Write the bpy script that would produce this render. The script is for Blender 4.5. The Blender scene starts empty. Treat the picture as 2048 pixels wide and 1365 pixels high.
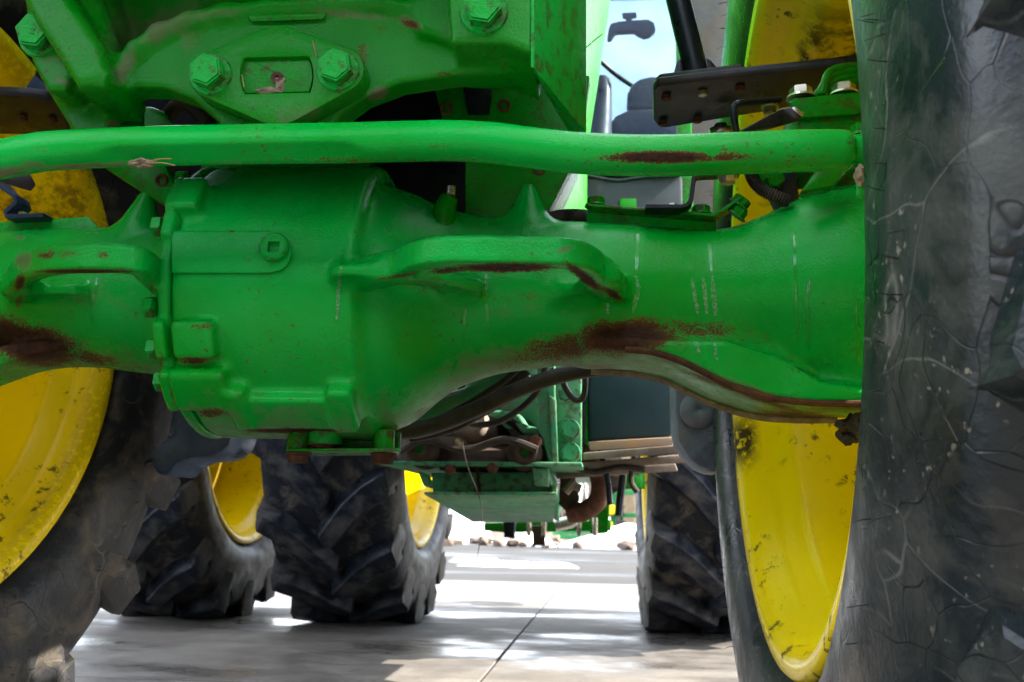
import bpy, bmesh, math, random
import numpy as np
from mathutils import Vector, Matrix
from mathutils.bvhtree import BVHTree
random.seed(7); rng = np.random.default_rng(7)
R_ = math.radians
sc = bpy.context.scene
COL = sc.collection

# ------------------------------------------------------------------ camera
F_PX, YAW, PITCH, ROLL, CAM_H = 1976.0, R_(5.13), R_(10.1), R_(1.07), 0.425
fw = Vector((-math.sin(YAW)*math.cos(PITCH), math.cos(YAW)*math.cos(PITCH), math.sin(PITCH)))
rt = Vector((math.cos(YAW), math.sin(YAW), 0)); up = rt.cross(fw)
CR = math.cos(ROLL)*rt + math.sin(ROLL)*up
CU = -math.sin(ROLL)*rt + math.cos(ROLL)*up
CAM = Vector((0, 0, CAM_H))
cd = bpy.data.cameras.new('camera'); cam = bpy.data.objects.new('camera', cd); COL.objects.link(cam)
cd.sensor_width = 36; cd.lens = F_PX/2048*36; cd.clip_start = 0.02; cd.clip_end = 1500
cam.matrix_world = Matrix(((CR.x, CU.x, -fw.x, 0), (CR.y, CU.y, -fw.y, 0), (CR.z, CU.z, -fw.z, CAM_H), (0, 0, 0, 1)))
cd.dof.use_dof = True; cd.dof.focus_distance = 1.12; cd.dof.aperture_fstop = 11.0
sc.camera = cam
def ray(px, py): return fw + CR*((px-1024)/F_PX) - CU*((py-682.5)/F_PX)
def W(px, py, Y):
    d = ray(px, py); return CAM + d*(Y/d.y)
def Wz(px, py, z):
    d = ray(px, py); return CAM + d*((z-CAM_H)/d.z)
def to_px(V):                                   # V: (n,3) array
    d = np.asarray(V)-np.array(CAM); zz = d@np.array(fw)
    return 1024+F_PX*(d@np.array(CR))/zz, 682.5-F_PX*(d@np.array(CU))/zz

# ------------------------------------------------------------------ sky, sun, exposure
SUN_EL, SUN_AZ = R_(40), R_(78)                 # azimuth from +Y towards +X
world = bpy.data.worlds.new('World'); sc.world = world; world.use_nodes = True
nt = world.node_tree; nt.nodes.clear()
sky = nt.nodes.new('ShaderNodeTexSky'); sky.sky_type = 'NISHITA'; sky.sun_disc = False
sky.sun_elevation = SUN_EL; sky.sun_rotation = SUN_AZ; sky.air_density = 1.0; sky.dust_density = 1.2
tc = nt.nodes.new('ShaderNodeTexCoord'); mp = nt.nodes.new('ShaderNodeMapping'); mp.inputs['Scale'].default_value = (1, 1, 2.2)
cn = nt.nodes.new('ShaderNodeTexNoise'); cn.inputs['Scale'].default_value = 1.9; cn.inputs['Detail'].default_value = 7; cn.inputs['Roughness'].default_value = 0.58
cr_ = nt.nodes.new('ShaderNodeMapRange'); cr_.inputs['From Min'].default_value = 0.40; cr_.inputs['From Max'].default_value = 0.60
cm = nt.nodes.new('ShaderNodeMixRGB'); cm.inputs['Color2'].default_value = (8.6, 9.0, 9.6, 1)
bg = nt.nodes.new('ShaderNodeBackground'); bg.inputs['Strength'].default_value = 0.13
wo = nt.nodes.new('ShaderNodeOutputWorld')
nt.links.new(tc.outputs['Generated'], mp.inputs['Vector']); nt.links.new(mp.outputs['Vector'], cn.inputs['Vector'])
nt.links.new(cn.outputs['Fac'], cr_.inputs['Value']); nt.links.new(cr_.outputs['Result'], cm.inputs['Fac'])
nt.links.new(sky.outputs['Color'], cm.inputs['Color1']); nt.links.new(cm.outputs['Color'], bg.inputs['Color'])
nt.links.new(bg.outputs['Background'], wo.inputs['Surface'])
sl = bpy.data.lights.new('sun', 'SUN'); sl.energy = 4.6; sl.angle = R_(0.5); sl.color = (1, 0.94, 0.84)
so = bpy.data.objects.new('sun', sl); COL.objects.link(so)
sd = Vector((math.sin(SUN_AZ)*math.cos(SUN_EL), math.cos(SUN_AZ)*math.cos(SUN_EL), math.sin(SUN_EL)))
so.rotation_euler = sd.to_track_quat('Z', 'Y').to_euler()
sc.view_settings.view_transform = 'Standard'; sc.view_settings.look = 'None'
sc.view_settings.exposure = 2.6; sc.view_settings.gamma = 1.0
sc.cycles.use_denoising = True; sc.cycles.max_bounces = 6; sc.cycles.diffuse_bounces = 3; sc.cycles.glossy_bounces = 3; sc.cycles.adaptive_threshold = .02; sc.cycles.transparent_max_bounces = 12
try: sc.cycles.denoiser = 'OPENIMAGEDENOISE'
except Exception: pass

# ------------------------------------------------------------------ materials
M = {}
class NT:
    def __init__(s, name):
        m = bpy.data.materials.new(name); m.use_nodes = True; s.m = m; s.t = m.node_tree; M[name] = m
        s.b = s.t.nodes['Principled BSDF']; s.c = s.t.nodes.new('ShaderNodeTexCoord')
        s.g = s.t.nodes.new('ShaderNodeNewGeometry')
    def link(s, a, b): s.t.links.new(a, b)
    def noise(s, scale, detail=4, rough=.55, src=None, stretch=None, dist=0):
        n = s.t.nodes.new('ShaderNodeTexNoise'); n.inputs['Scale'].default_value = scale
        n.inputs['Detail'].default_value = min(detail, 4); n.inputs['Roughness'].default_value = rough; n.inputs['Distortion'].default_value = dist
        v = src or s.c.outputs['Object']
        if stretch:
            mpn = s.t.nodes.new('ShaderNodeMapping'); mpn.inputs['Scale'].default_value = stretch; s.link(v, mpn.inputs['Vector']); v = mpn.outputs['Vector']
        s.link(v, n.inputs['Vector']); return n.outputs['Fac']
    def rng(s, v, a, b, c=0., d=1.):
        n = s.t.nodes.new('ShaderNodeMapRange'); n.inputs['From Min'].default_value = a; n.inputs['From Max'].default_value = b
        n.inputs['To Min'].default_value = c; n.inputs['To Max'].default_value = d; s.link(v, n.inputs['Value']); return n.outputs['Result']
    def math(s, op, a, b):
        n = s.t.nodes.new('ShaderNodeMath'); n.operation = op
        for i, x in enumerate((a, b)):
            if isinstance(x, (int, float)): n.inputs[i].default_value = x
            else: s.link(x, n.inputs[i])
        return n.outputs[0]
    def mix(s, f, a, b):
        n = s.t.nodes.new('ShaderNodeMixRGB')
        for k, x in (('Fac', f), ('Color1', a), ('Color2', b)):
            if isinstance(x, (int, float)): n.inputs[k].default_value = x
            elif isinstance(x, tuple): n.inputs[k].default_value = (*x, 1)
            else: s.link(x, n.inputs[k])
        return n.outputs['Color']
    def attr(s, name):
        n = s.t.nodes.new('ShaderNodeAttribute'); n.attribute_name = name; return n.outputs['Fac']
    def bump(s, h, strength, dist=.002):
        n = s.t.nodes.new('ShaderNodeBump'); n.inputs['Strength'].default_value = strength; n.inputs['Distance'].default_value = dist
        s.link(h, n.inputs['Height']); s.link(n.outputs['Normal'], s.b.inputs['Normal'])
    def base(s, x):
        if isinstance(x, tuple): s.b.inputs['Base Color'].default_value = (*x, 1)
        else: s.link(x, s.b.inputs['Base Color'])
    def rough(s, x):
        if isinstance(x, (int, float)): s.b.inputs['Roughness'].default_value = x
        else: s.link(x, s.b.inputs['Roughness'])

def green_paint(name, c1, c2, rough=.36, chips=.72, film=.0):
    s = NT(name)
    col = s.mix(s.rng(s.noise(6, 3), .3, .7), c1, c2)
    # overall thin dusty film
    fm = s.math('MULTIPLY', s.rng(s.noise(9, 5, .65), .45, .8), film)
    col = s.mix(fm, col, (.22, .19, .13))
    # flecks of chipped paint
    ch = s.math('MULTIPLY', s.rng(s.noise(150, 4, .65), .615, .65), s.rng(s.noise(9, 3), .50, .62))
    col = s.mix(s.math('MULTIPLY', ch, chips), col, (.075, .03, .018))
    # worn, chipped convex edges
    ed = s.math('MULTIPLY', s.rng(s.g.outputs['Pointiness'], .53, .58), s.rng(s.noise(55, 4, .7), .50, .60))
    col = s.mix(s.math('MULTIPLY', ed, chips), col, (.05, .022, .012))
    # dust / dried mud from attribute
    dn = s.noise(38, 6, .7)
    dm = s.rng(s.math('ADD', s.attr('dust'), s.math('MULTIPLY', s.math('SUBTRACT', dn, .5), 1.1)), .35, .95, 0, .85)
    col = s.mix(dm, col, s.mix(s.noise(60, 4), (.085, .062, .04), (.20, .165, .118)))
    # rust from attribute
    rn = s.noise(430, 4, .75); rn2 = s.noise(42, 4, .6)
    rsum = s.math('ADD', s.attr('rust'), s.math('ADD', s.math('MULTIPLY', s.math('SUBTRACT', rn, .5), 1.5), s.math('MULTIPLY', s.math('SUBTRACT', rn2, .5), .6)))
    rm = s.rng(rsum, .49, .56)
    rm = s.math('MULTIPLY', rm, s.rng(s.attr('rust'), .02, .12))
    rc = s.mix(s.rng(s.attr('rust'), .35, .85), (.13, .052, .013), s.mix(s.rng(s.noise(150, 5, .7), .35, .7), (.014, .006, .0035), (.055, .020, .009)))
    col = s.mix(rm, col, rc)
    s.base(col)
    s.rough(s.math('ADD', s.math('MULTIPLY', s.math('MAXIMUM', rm, dm), .45), s.rng(s.noise(14, 4), .3, .7, rough-.05, rough+.10)))
    s.bump(s.math('ADD', s.math('ADD', s.noise(330, 3, .6), s.math('MULTIPLY', s.noise(45, 3, .5), .9)), s.math('MULTIPLY', rn, s.math('MULTIPLY', rm, 2.0))), .34, .0018)
    s.b.inputs['Specular IOR Level'].default_value = .15
    return s
green_paint('green_paint', (.0002, .265, .012), (.0004, .37, .046), .22, .72, .06)
green_paint('green_frame', (.0003, .165, .003), (.0004, .21, .006), .27, .8, .08)
green_paint('green_hood', (.022, .23, .014), (.03, .27, .02), .28, 0)
green_paint('green_dusty', (.02, .18, .075), (.06, .26, .13), .5, .8, .6)

def simple(name, c1, c2, rough=.5, scale=12, metal=0, bump=.0, bscale=200, mud=None, mudamt=.0):
    s = NT(name); col = s.mix(s.rng(s.noise(scale, 6, .65), .3, .7), c1, c2)
    if mud: col = s.mix(s.math('MULTIPLY', s.rng(s.noise(scale*.6, 6, .7), .42, .68), mudamt), col, mud)
    s.base(col); s.b.inputs['Specular IOR Level'].default_value = .5 if metal else .18; s.rough(s.rng(s.noise(scale*2, 4), .3, .7, max(.05, rough-.1), rough+.1)); s.b.inputs['Metallic'].default_value = metal
    if bump: s.bump(s.noise(bscale, 4, .6), bump)
    return s
simple('black_paint', (.006, .0065, .008), (.014, .014, .016), .35, 20, 0, .1, 300, (.045, .030, .021), .7)
simple('black_plain', (.005, .0065, .009), (.011, .014, .018), .33, 25, 0, .05)
simple('blue_black', (.012, .024, .055), (.026, .048, .10), .36, 18, 0, .1, 150, (.09, .11, .14), .3)
simple('rusty_steel', (.035, .016, .010), (.12, .050, .030), .8, 60, 0, .4, 220)
simple('zinc', (.42, .40, .30), (.60, .57, .45), .32, 40, .9)
simple('bare_steel', (.35, .34, .31), (.55, .53, .48), .3, 50, .9, .1)
simple('hose', (.014, .013, .012), (.05, .040, .030), .55, 30, 0, .15, 200)
simple('mud', (.12, .085, .055), (.30, .235, .16), .95, 60, 0, .9, 120)
simple('mud_wet', (.020, .018, .012), (.05, .042, .028), .6, 60, 0, .9, 120)
simple('straw', (.20, .12, .045), (.36, .24, .10), .8, 60)
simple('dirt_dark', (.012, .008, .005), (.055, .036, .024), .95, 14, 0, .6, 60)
simple('grey_casting', (.07, .085, .115), (.20, .225, .28), .6, 22, 0, .4, 120, (.19, .16, .13), .5)
simple('tank_black', (.008, .020, .024), (.014, .032, .037), .5, 9, 0, .05, 100, (.03, .045, .048), .3)
simple('worn_board', (.10, .075, .055), (.24, .19, .15), .85, 9, 0, .5, 50)
simple('rust_ledge', (.17, .15, .13), (.32, .17, .08), .8, 14, 0, .3)
simple('seat_cloth', (.05, .055, .065), (.09, .095, .11), .9, 60)
simple('cab_dark', (.020, .024, .028), (.04, .046, .052), .45, 8)
simple('bark', (.17, .12, .07), (.30, .23, .14), .9, 3, 0, .5, 9)
simple('far_bark', (.05, .042, .036), (.12, .10, .085), .9, 1.0)
simple('shade_wall_dark', (.045, .048, .055), (.07, .075, .085), .7, 1.5)  # dark tone for the added light-blocking wall behind the viewer
simple('lip_rust', (.03, .013, .007), (.10, .045, .02), .85, 60, 0, .5, 220)
simple('lip_tan', (.10, .075, .05), (.26, .215, .16), .9, 40, 0, .5, 200)
simple('fender_mud', (.075, .070, .070), (.14, .125, .115), .8, 10, 0, .4, 60, (.13, .085, .05), .6)
simple('far_yellow', (.65, .42, .01), (.75, .5, .02), .5, 3)
simple('far_green', (.01, .14, .04), (.02, .20, .06), .5, 3)
simple('far_black', (.02, .02, .022), (.05, .05, .055), .6, 3)
simple('siding', (.32, .33, .36), (.42, .43, .46), .6, 1.5)
simple('soil', (.06, .043, .032), (.17, .135, .11), .95, 1.3, 0, .8, 6)
s = NT('snow'); s.base(s.mix(s.rng(s.noise(1.6, 6, .6), .42, .72), (.80, .82, .86), (.26, .235, .205))); s.rough(.7); s.bump(s.noise(5, 6, .6), .5, .05)
s = NT('glass'); s.base((.38, .47, .55)); s.b.inputs['Transmission Weight'].default_value = 1; s.rough(.02); s.b.inputs['IOR'].default_value = 1.01
s.b.inputs['Specular IOR Level'].default_value = .5; s.b.inputs['Coat Weight'].default_value = .25; s.b.inputs['Coat Roughness'].default_value = .02
s = NT('mirror_glass'); s.base((.6, .65, .7)); s.b.inputs['Metallic'].default_value = 1; s.rough(.05)

def yellow(name):
    s = NT(name)
    col = s.mix(s.rng(s.noise(5, 4), .3, .7), (.95, .66, .0005), (.98, .71, .001))
    film = s.rng(s.noise(7, 6, .65, stretch=(1, 1, 1)), .52, .80, 0, .14)
    col = s.mix(film, col, (.42, .27, .05))
    sp = s.math('MULTIPLY', s.math('MULTIPLY', s.rng(s.noise(34, 5, .72, dist=.4), .57, .64), .85), s.rng(s.noise(7, 3, .6), .46, .56))
    sp2 = s.math('MULTIPLY', s.attr('rust'), s.rng(s.noise(80, 6, .7), .36, .50))
    sp3 = s.math('MULTIPLY', s.attr('dust'), s.rng(s.noise(22, 6, .75), .42, .58))
    k = s.math('MAXIMUM', s.math('MAXIMUM', sp, sp2), sp3)
    s.base(s.mix(k, col, s.mix(s.noise(90, 3), (.018, .012, .004), (.12, .07, .018))))
    s.rough(s.math('ADD', s.math('MULTIPLY', k, .4), .24)); s.bump(s.noise(160, 3, .5), .06); s.b.inputs['Specular IOR Level'].default_value = .09
    return s
yellow('yellow_paint')

def rubber(name, c1, c2, dusty, amt, rough=.5, near=0):
    s = NT(name)
    col = s.mix(s.rng(s.noise(9, 5, .6), .3, .7), c1, c2)
    dm = s.math('MULTIPLY', s.rng(s.noise(11, 7, .68, dist=.4), .47, .68), amt)
    col = s.mix(dm, col, dusty)
    # pale scuff scratches
    v = s.t.nodes.new('ShaderNodeTexVoronoi'); v.feature = 'DISTANCE_TO_EDGE'; v.inputs['Scale'].default_value = 7
    mpn = s.t.nodes.new('ShaderNodeMapping'); mpn.inputs['Scale'].default_value = (1.0, .8, 1.6); mpn.inputs['Rotation'].default_value = (.5, .3, .2)
    nn = s.t.nodes.new('ShaderNodeTexNoise'); nn.inputs['Scale'].default_value = 3.2; nn.inputs['Detail'].default_value = 3
    s.link(s.c.outputs['Object'], nn.inputs['Vector'])
    va = s.t.nodes.new('ShaderNodeVectorMath'); va.operation = 'MULTIPLY_ADD'; va.inputs[1].default_value = (.32, .32, .32); s.link(nn.outputs['Color'], va.inputs[0]); s.link(s.c.outputs['Object'], va.inputs[2])
    s.link(va.outputs[0], mpn.inputs['Vector']); s.link(mpn.outputs['Vector'], v.inputs['Vector'])
    scr = s.math('MULTIPLY', s.rng(v.outputs['Distance'], .0, .012, 1, 0), s.rng(s.noise(5, 5, .7), .44 if near else .50, .56 if near else .62))
    col = s.mix(s.math('MULTIPLY', scr, .38 if near else .35), col, (.20, .19, .165))
    v2 = s.t.nodes.new('ShaderNodeTexVoronoi'); v2.feature = 'DISTANCE_TO_EDGE'; v2.inputs['Scale'].default_value = 13
    s.link(va.outputs[0], v2.inputs['Vector'])
    crk = s.math('MULTIPLY', s.rng(v2.outputs['Distance'], .0, .010, 1, 0), s.rng(s.noise(3.5, 3, .6), .36 if near else .48, .48 if near else .58))
    if near:
        fl = s.math('MULTIPLY', s.rng(s.noise(120, 3, .6), .64, .69), s.rng(s.noise(12, 3, .6), .48, .6)); col = s.mix(fl, col, (.16, .145, .115))
    col = s.mix(crk, col, (.002, .002, .002))
    s.base(col); s.rough(s.math('ADD', s.math('MULTIPLY', dm, .3), s.rng(s.noise(16, 5), .3, .7, rough-.12, rough+.15)))
    s.bump(s.math('SUBTRACT', s.math('ADD', s.noise(140, 5, .6), s.math('MULTIPLY', s.noise(20, 5, .6), 1.5)), s.math('MULTIPLY', crk, 2.0)), .3, .003)
    s.b.inputs['Specular IOR Level'].default_value = .32 if near else .13
    return s
rubber('rubber_front', (.012, .0128, .014), (.027, .027, .029), (.105, .085, .062), .85, .50)
rubber('rubber_rear', (.006, .008, .012), (.016, .019, .025), (.13, .115, .095), .7, .40)
rubber('lug_rear', (.004, .006, .010), (.013, .017, .025), (.12, .11, .10), .42, .36)
rubber('rubber_near', (.0035, .0055, .0065), (.014, .020, .021), (.060, .062, .050), .6, .30, near=1)
simple('rubber_hair', (.008, .008, .008), (.014, .014, .014), .5)

def concrete():
    s = NT('concrete')
    P = s.g.outputs['Position']
    a = s.noise(.9, 6, .62, P, (1, .45, 1)); b = s.noise(7, 7, .7, P, (.5, 1, 1)); c = s.noise(60, 4, .6, P)
    wet = s.rng(s.math('ADD', s.math('MULTIPLY', s.noise(1.6, 5, .65, P, (.7, 1.3, 1)), .8), s.math('MULTIPLY', b, .25)), .48, .62)
    col = s.mix(s.rng(b, .35, .65), (.056, .050, .043), (.150, .133, .112))
    col = s.mix(s.rng(a, .35, .65), col, (.12, .108, .094))
    col = s.mix(s.math('MULTIPLY', s.rng(c, .42, .66), .6), col, (.09, .08, .068))
    col = s.mix(s.math('MULTIPLY', wet, .72), col, (.055, .05, .048))
    # tan / dark tyre marks
    sw = s.rng(s.noise(2.2, 7, .7, P, (1.0, .6, 1), 1.2), .48, .66, 0, .75)
    col = s.mix(sw, col, (.055, .047, .041))
    s.base(col); s.rough(s.rng(wet, 0, 1, .75, .26)); s.b.inputs['Specular IOR Level'].default_value = .32; s.bump(s.math('MULTIPLY', s.math('ADD', c, b), s.rng(wet, 0, 1, 1, .12)), .35, .004)
concrete()
s = NT('asphalt'); P = s.g.outputs['Position']
wet = s.rng(s.noise(.45, 5, .6, P, (.5, 1.3, 1)), .5, .62)
s.base(s.mix(s.math('MULTIPLY', wet, .6), s.mix(s.rng(s.noise(.8, 7, .7, P), .3, .7), (.019, .018, .0165), (.036, .0335, .030)), (.012, .012, .0135)))
s.rough(s.rng(wet, 0, 1, .9, .4)); s.b.inputs['Specular IOR Level'].default_value = .25; s.bump(s.noise(50, 4, .6, P), .4, .006)
s = NT('joint_filler'); s.base((.05, .045, .04)); s.rough(.9)

# ------------------------------------------------------------------ helpers
TR = bpy.data.objects.new('tractor', None); TRLOC = Vector((-.374, 1.3, 0)); TR.location = TRLOC; COL.objects.link(TR)
TR['label'] = 'green tractor with yellow rims seen from under its front axle'; TR['category'] = 'tractor'
def parent(o, p):
    if p is None: return o
    o.parent = p
    if p is TR: o.matrix_parent_inverse = Matrix.Translation(-TRLOC)
    return o
def link(name, me, mat, par=TR, smooth=False):
    me.name = name
    if mat: me.materials.append(M[mat] if isinstance(mat, str) else mat)
    if smooth: me.polygons.foreach_set('use_smooth', [True]*len(me.polygons))
    o = bpy.data.objects.new(name, me); COL.objects.link(o); parent(o, par); return o
def bm_obj(name, bm, mat, par=TR, smooth=False, bevel=0, seg=2, angle=30):
    bmesh.ops.recalc_face_normals(bm, faces=bm.faces)
    if bevel:
        es = [e for e in bm.edges if len(e.link_faces) == 2 and e.calc_face_angle(0) > R_(angle)]
        if es: bmesh.ops.bevel(bm, geom=es, offset=bevel, segments=seg, affect='EDGES', profile=.5, clamp_overlap=True)
    me = bpy.data.meshes.new(name); bm.to_mesh(me); bm.free()
    o = link(name, me, mat, par)
    if smooth or bevel:
        me.polygons.foreach_set('use_smooth', [True]*len(me.polygons))
        try: me.set_sharp_from_angle(angle=R_(40))
        except Exception: pass
    return o
def hull(name, pts, mat, par=TR, bevel=.003, world=False):
    bm = bmesh.new()
    for p in pts: bm.verts.new(Vector(p) if world else W(*p))
    r = bmesh.ops.convex_hull(bm, input=bm.verts[:])
    junk = [g for g in r['geom_interior'] if isinstance(g, bmesh.types.BMVert)]
    bmesh.ops.delete(bm, geom=junk, context='VERTS')
    bmesh.ops.dissolve_limit(bm, angle_limit=R_(2), verts=bm.verts[:], edges=bm.edges[:])
    return bm_obj(name, bm, mat, par, bevel=bevel)
def prism_w(name, pts, off, mat, par=TR, bevel=.003, smooth=False):
    """world polygon extruded by vector off"""
    bm = bmesh.new(); vs = [bm.verts.new(Vector(p)) for p in pts]; f = bm.faces.new(vs)
    r = bmesh.ops.extrude_face_region(bm, geom=[f])
    bmesh.ops.translate(bm, verts=[g for g in r['geom'] if isinstance(g, bmesh.types.BMVert)], vec=Vector(off))
    return bm_obj(name, bm, mat, par, bevel=bevel)
def prism(name, poly, Y0, Y1, mat, par=TR, bevel=.003):
    return prism_w(name, [W(x, y, Y0) for x, y in poly], (0, Y1-Y0, 0), mat, par, bevel)
def boxw(name, lo, hi, mat, par=TR, bevel=.004):
    return hull(name, [(x, y, z) for x in (lo[0], hi[0]) for y in (lo[1], hi[1]) for z in (lo[2], hi[2])], mat, par, bevel, True)
def smooth_path(pts, n=8):
    P = [Vector(p) for p in pts]; out = []
    for i in range(len(P)-1):
        p0 = P[max(i-1, 0)]; p1 = P[i]; p2 = P[i+1]; p3 = P[min(i+2, len(P)-1)]
        for k in range(n):
            t = k/n
            out.append(.5*((2*p1)+(p2-p0)*t+(2*p0-5*p1+4*p2-p3)*t*t+(3*p1-p0-3*p2+p3)*t**3))
    out.append(P[-1]); return out
def sweep(bm, path, rad, seg=12, caps=True, clip=None):
    n = len(path); rings = []; prev = None
    for i, p in enumerate(path):
        t = (path[min(i+1, n-1)]-path[max(i-1, 0)]).normalized()
        a = prev if prev is not None else (Vector((0, 0, 1)) if abs(t.z) < .9 else Vector((0, 1, 0)))
        u = (a-t*a.dot(t)).normalized(); v = t.cross(u); prev = u
        r = rad[i] if hasattr(rad, '__len__') else rad
        ring = []
        for k in range(seg):
            th = 2*math.pi*k/seg; off = u*(math.cos(th)*r)+v*(math.sin(th)*r)
            if clip: off = clip(i/(n-1), off, r)
            ring.append(bm.verts.new(p+off))
        rings.append(ring)
    for A, B in zip(rings, rings[1:]):
        for k in range(seg): bm.faces.new((A[k], A[(k+1) % seg], B[(k+1) % seg], B[k]))
    if caps: bm.faces.new(rings[0][::-1]); bm.faces.new(rings[-1])
def blob(name, c, rad, mat, par, seed, amp=.35, sub=3):
    bm = bmesh.new(); bmesh.ops.create_icosphere(bm, subdivisions=sub, radius=1); r2 = np.random.default_rng(seed); ph = r2.random((10, 3))*6.28; fr = r2.uniform(1.5, 7, (10, 3))
    for v in bm.verts:
        q = sum(math.sin(fr[k, 0]*v.co.x+ph[k, 0])*math.sin(fr[k, 1]*v.co.y+ph[k, 1])*math.sin(fr[k, 2]*v.co.z+ph[k, 2]) for k in range(10))/3
        v.co *= 1+amp*q; v.co = Vector((v.co.x*rad[0], v.co.y*rad[1], v.co.z*rad[2]))+Vector(c)
    return bm_obj(name, bm, mat, par, smooth=True)
def tube(name, pts, rad, mat, par=TR, seg=12, n=8, smoothp=True, clip=None):
    bm = bmesh.new(); path = smooth_path(pts, n) if smoothp else [Vector(p) for p in pts]
    if hasattr(rad, '__len__'):
        rad = list(np.interp(np.linspace(0, 1, len(path)), np.linspace(0, 1, len(rad)), rad))
    sweep(bm, path, rad, seg, True, clip)
    return bm_obj(name, bm, mat, par, smooth=True)
def lathe_mesh(profile, axis='X', seg=64, closed=True):
    """profile list of (u along axis, r)"""
    n = len(profile); V = []; Fq = []
    for k in range(seg):
        th = 2*math.pi*k/seg; c, s_ = math.cos(th), math.sin(th)
        for u, r in profile: V.append((u, r*c, r*s_) if axis == 'X' else (r*c, r*s_, u))
    for k in range(seg):
        a = k*n; b = ((k+1) % seg)*n
        for i in range(n if closed else n-1):
            j = (i+1) % n; Fq.append((a+i, a+j, b+j, b+i))
    me = bpy.data.meshes.new('m'); me.from_pydata(V, [], Fq); me.update(); return me
def fix_normals(me):
    bm = bmesh.new(); bm.from_mesh(me); bmesh.ops.recalc_face_normals(bm, faces=bm.faces); bm.to_mesh(me); bm.free()
def axis_mat(pos, axis):
    z = Vector(axis).normalized(); q = z.to_track_quat('Z', 'Y')
    return Matrix.Translation(pos) @ q.to_matrix().to_4x4()
_bolt_cache = {}
def bolt_mesh(r, h, washer, spin):
    key = (round(r, 4), round(h, 4), washer, round(spin, 2))
    if key in _bolt_cache: return _bolt_cache[key]
    bm = bmesh.new()
    prof = []
    if washer:
        w = bmesh.ops.create_cone(bm, cap_ends=True, segments=24, radius1=r*1.38, radius2=r*1.30, depth=h*.22, matrix=Matrix.Translation((0, 0, h*.11)))
    hx = bmesh.ops.create_cone(bm, cap_ends=True, segments=6, radius1=r*1.08, radius2=r*1.08, depth=h*.85, matrix=Matrix.Translation((0, 0, h*.2+h*.425)) @ Matrix.Rotation(spin, 4, 'Z'))
    es = [e for e in bm.edges if all(v.co.z > h*.9 for v in e.verts)]
    bmesh.ops.bevel(bm, geom=es, offset=r*.12, segments=2, affect='EDGES')
    bmesh.ops.recalc_face_normals(bm, faces=bm.faces)
    me = bpy.data.meshes.new('bolt'); bm.to_mesh(me); bm.free(); _bolt_cache[key] = me; return me
def bolt(pos, axis, r, h, mat, par=TR, washer=True, spin=.3, name='bolt'):
    me = bolt_mesh(r, h, washer, spin).copy(); o = link(name, me, mat, par)
    mw = axis_mat(pos, axis); o.matrix_basis = mw
    return o

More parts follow.
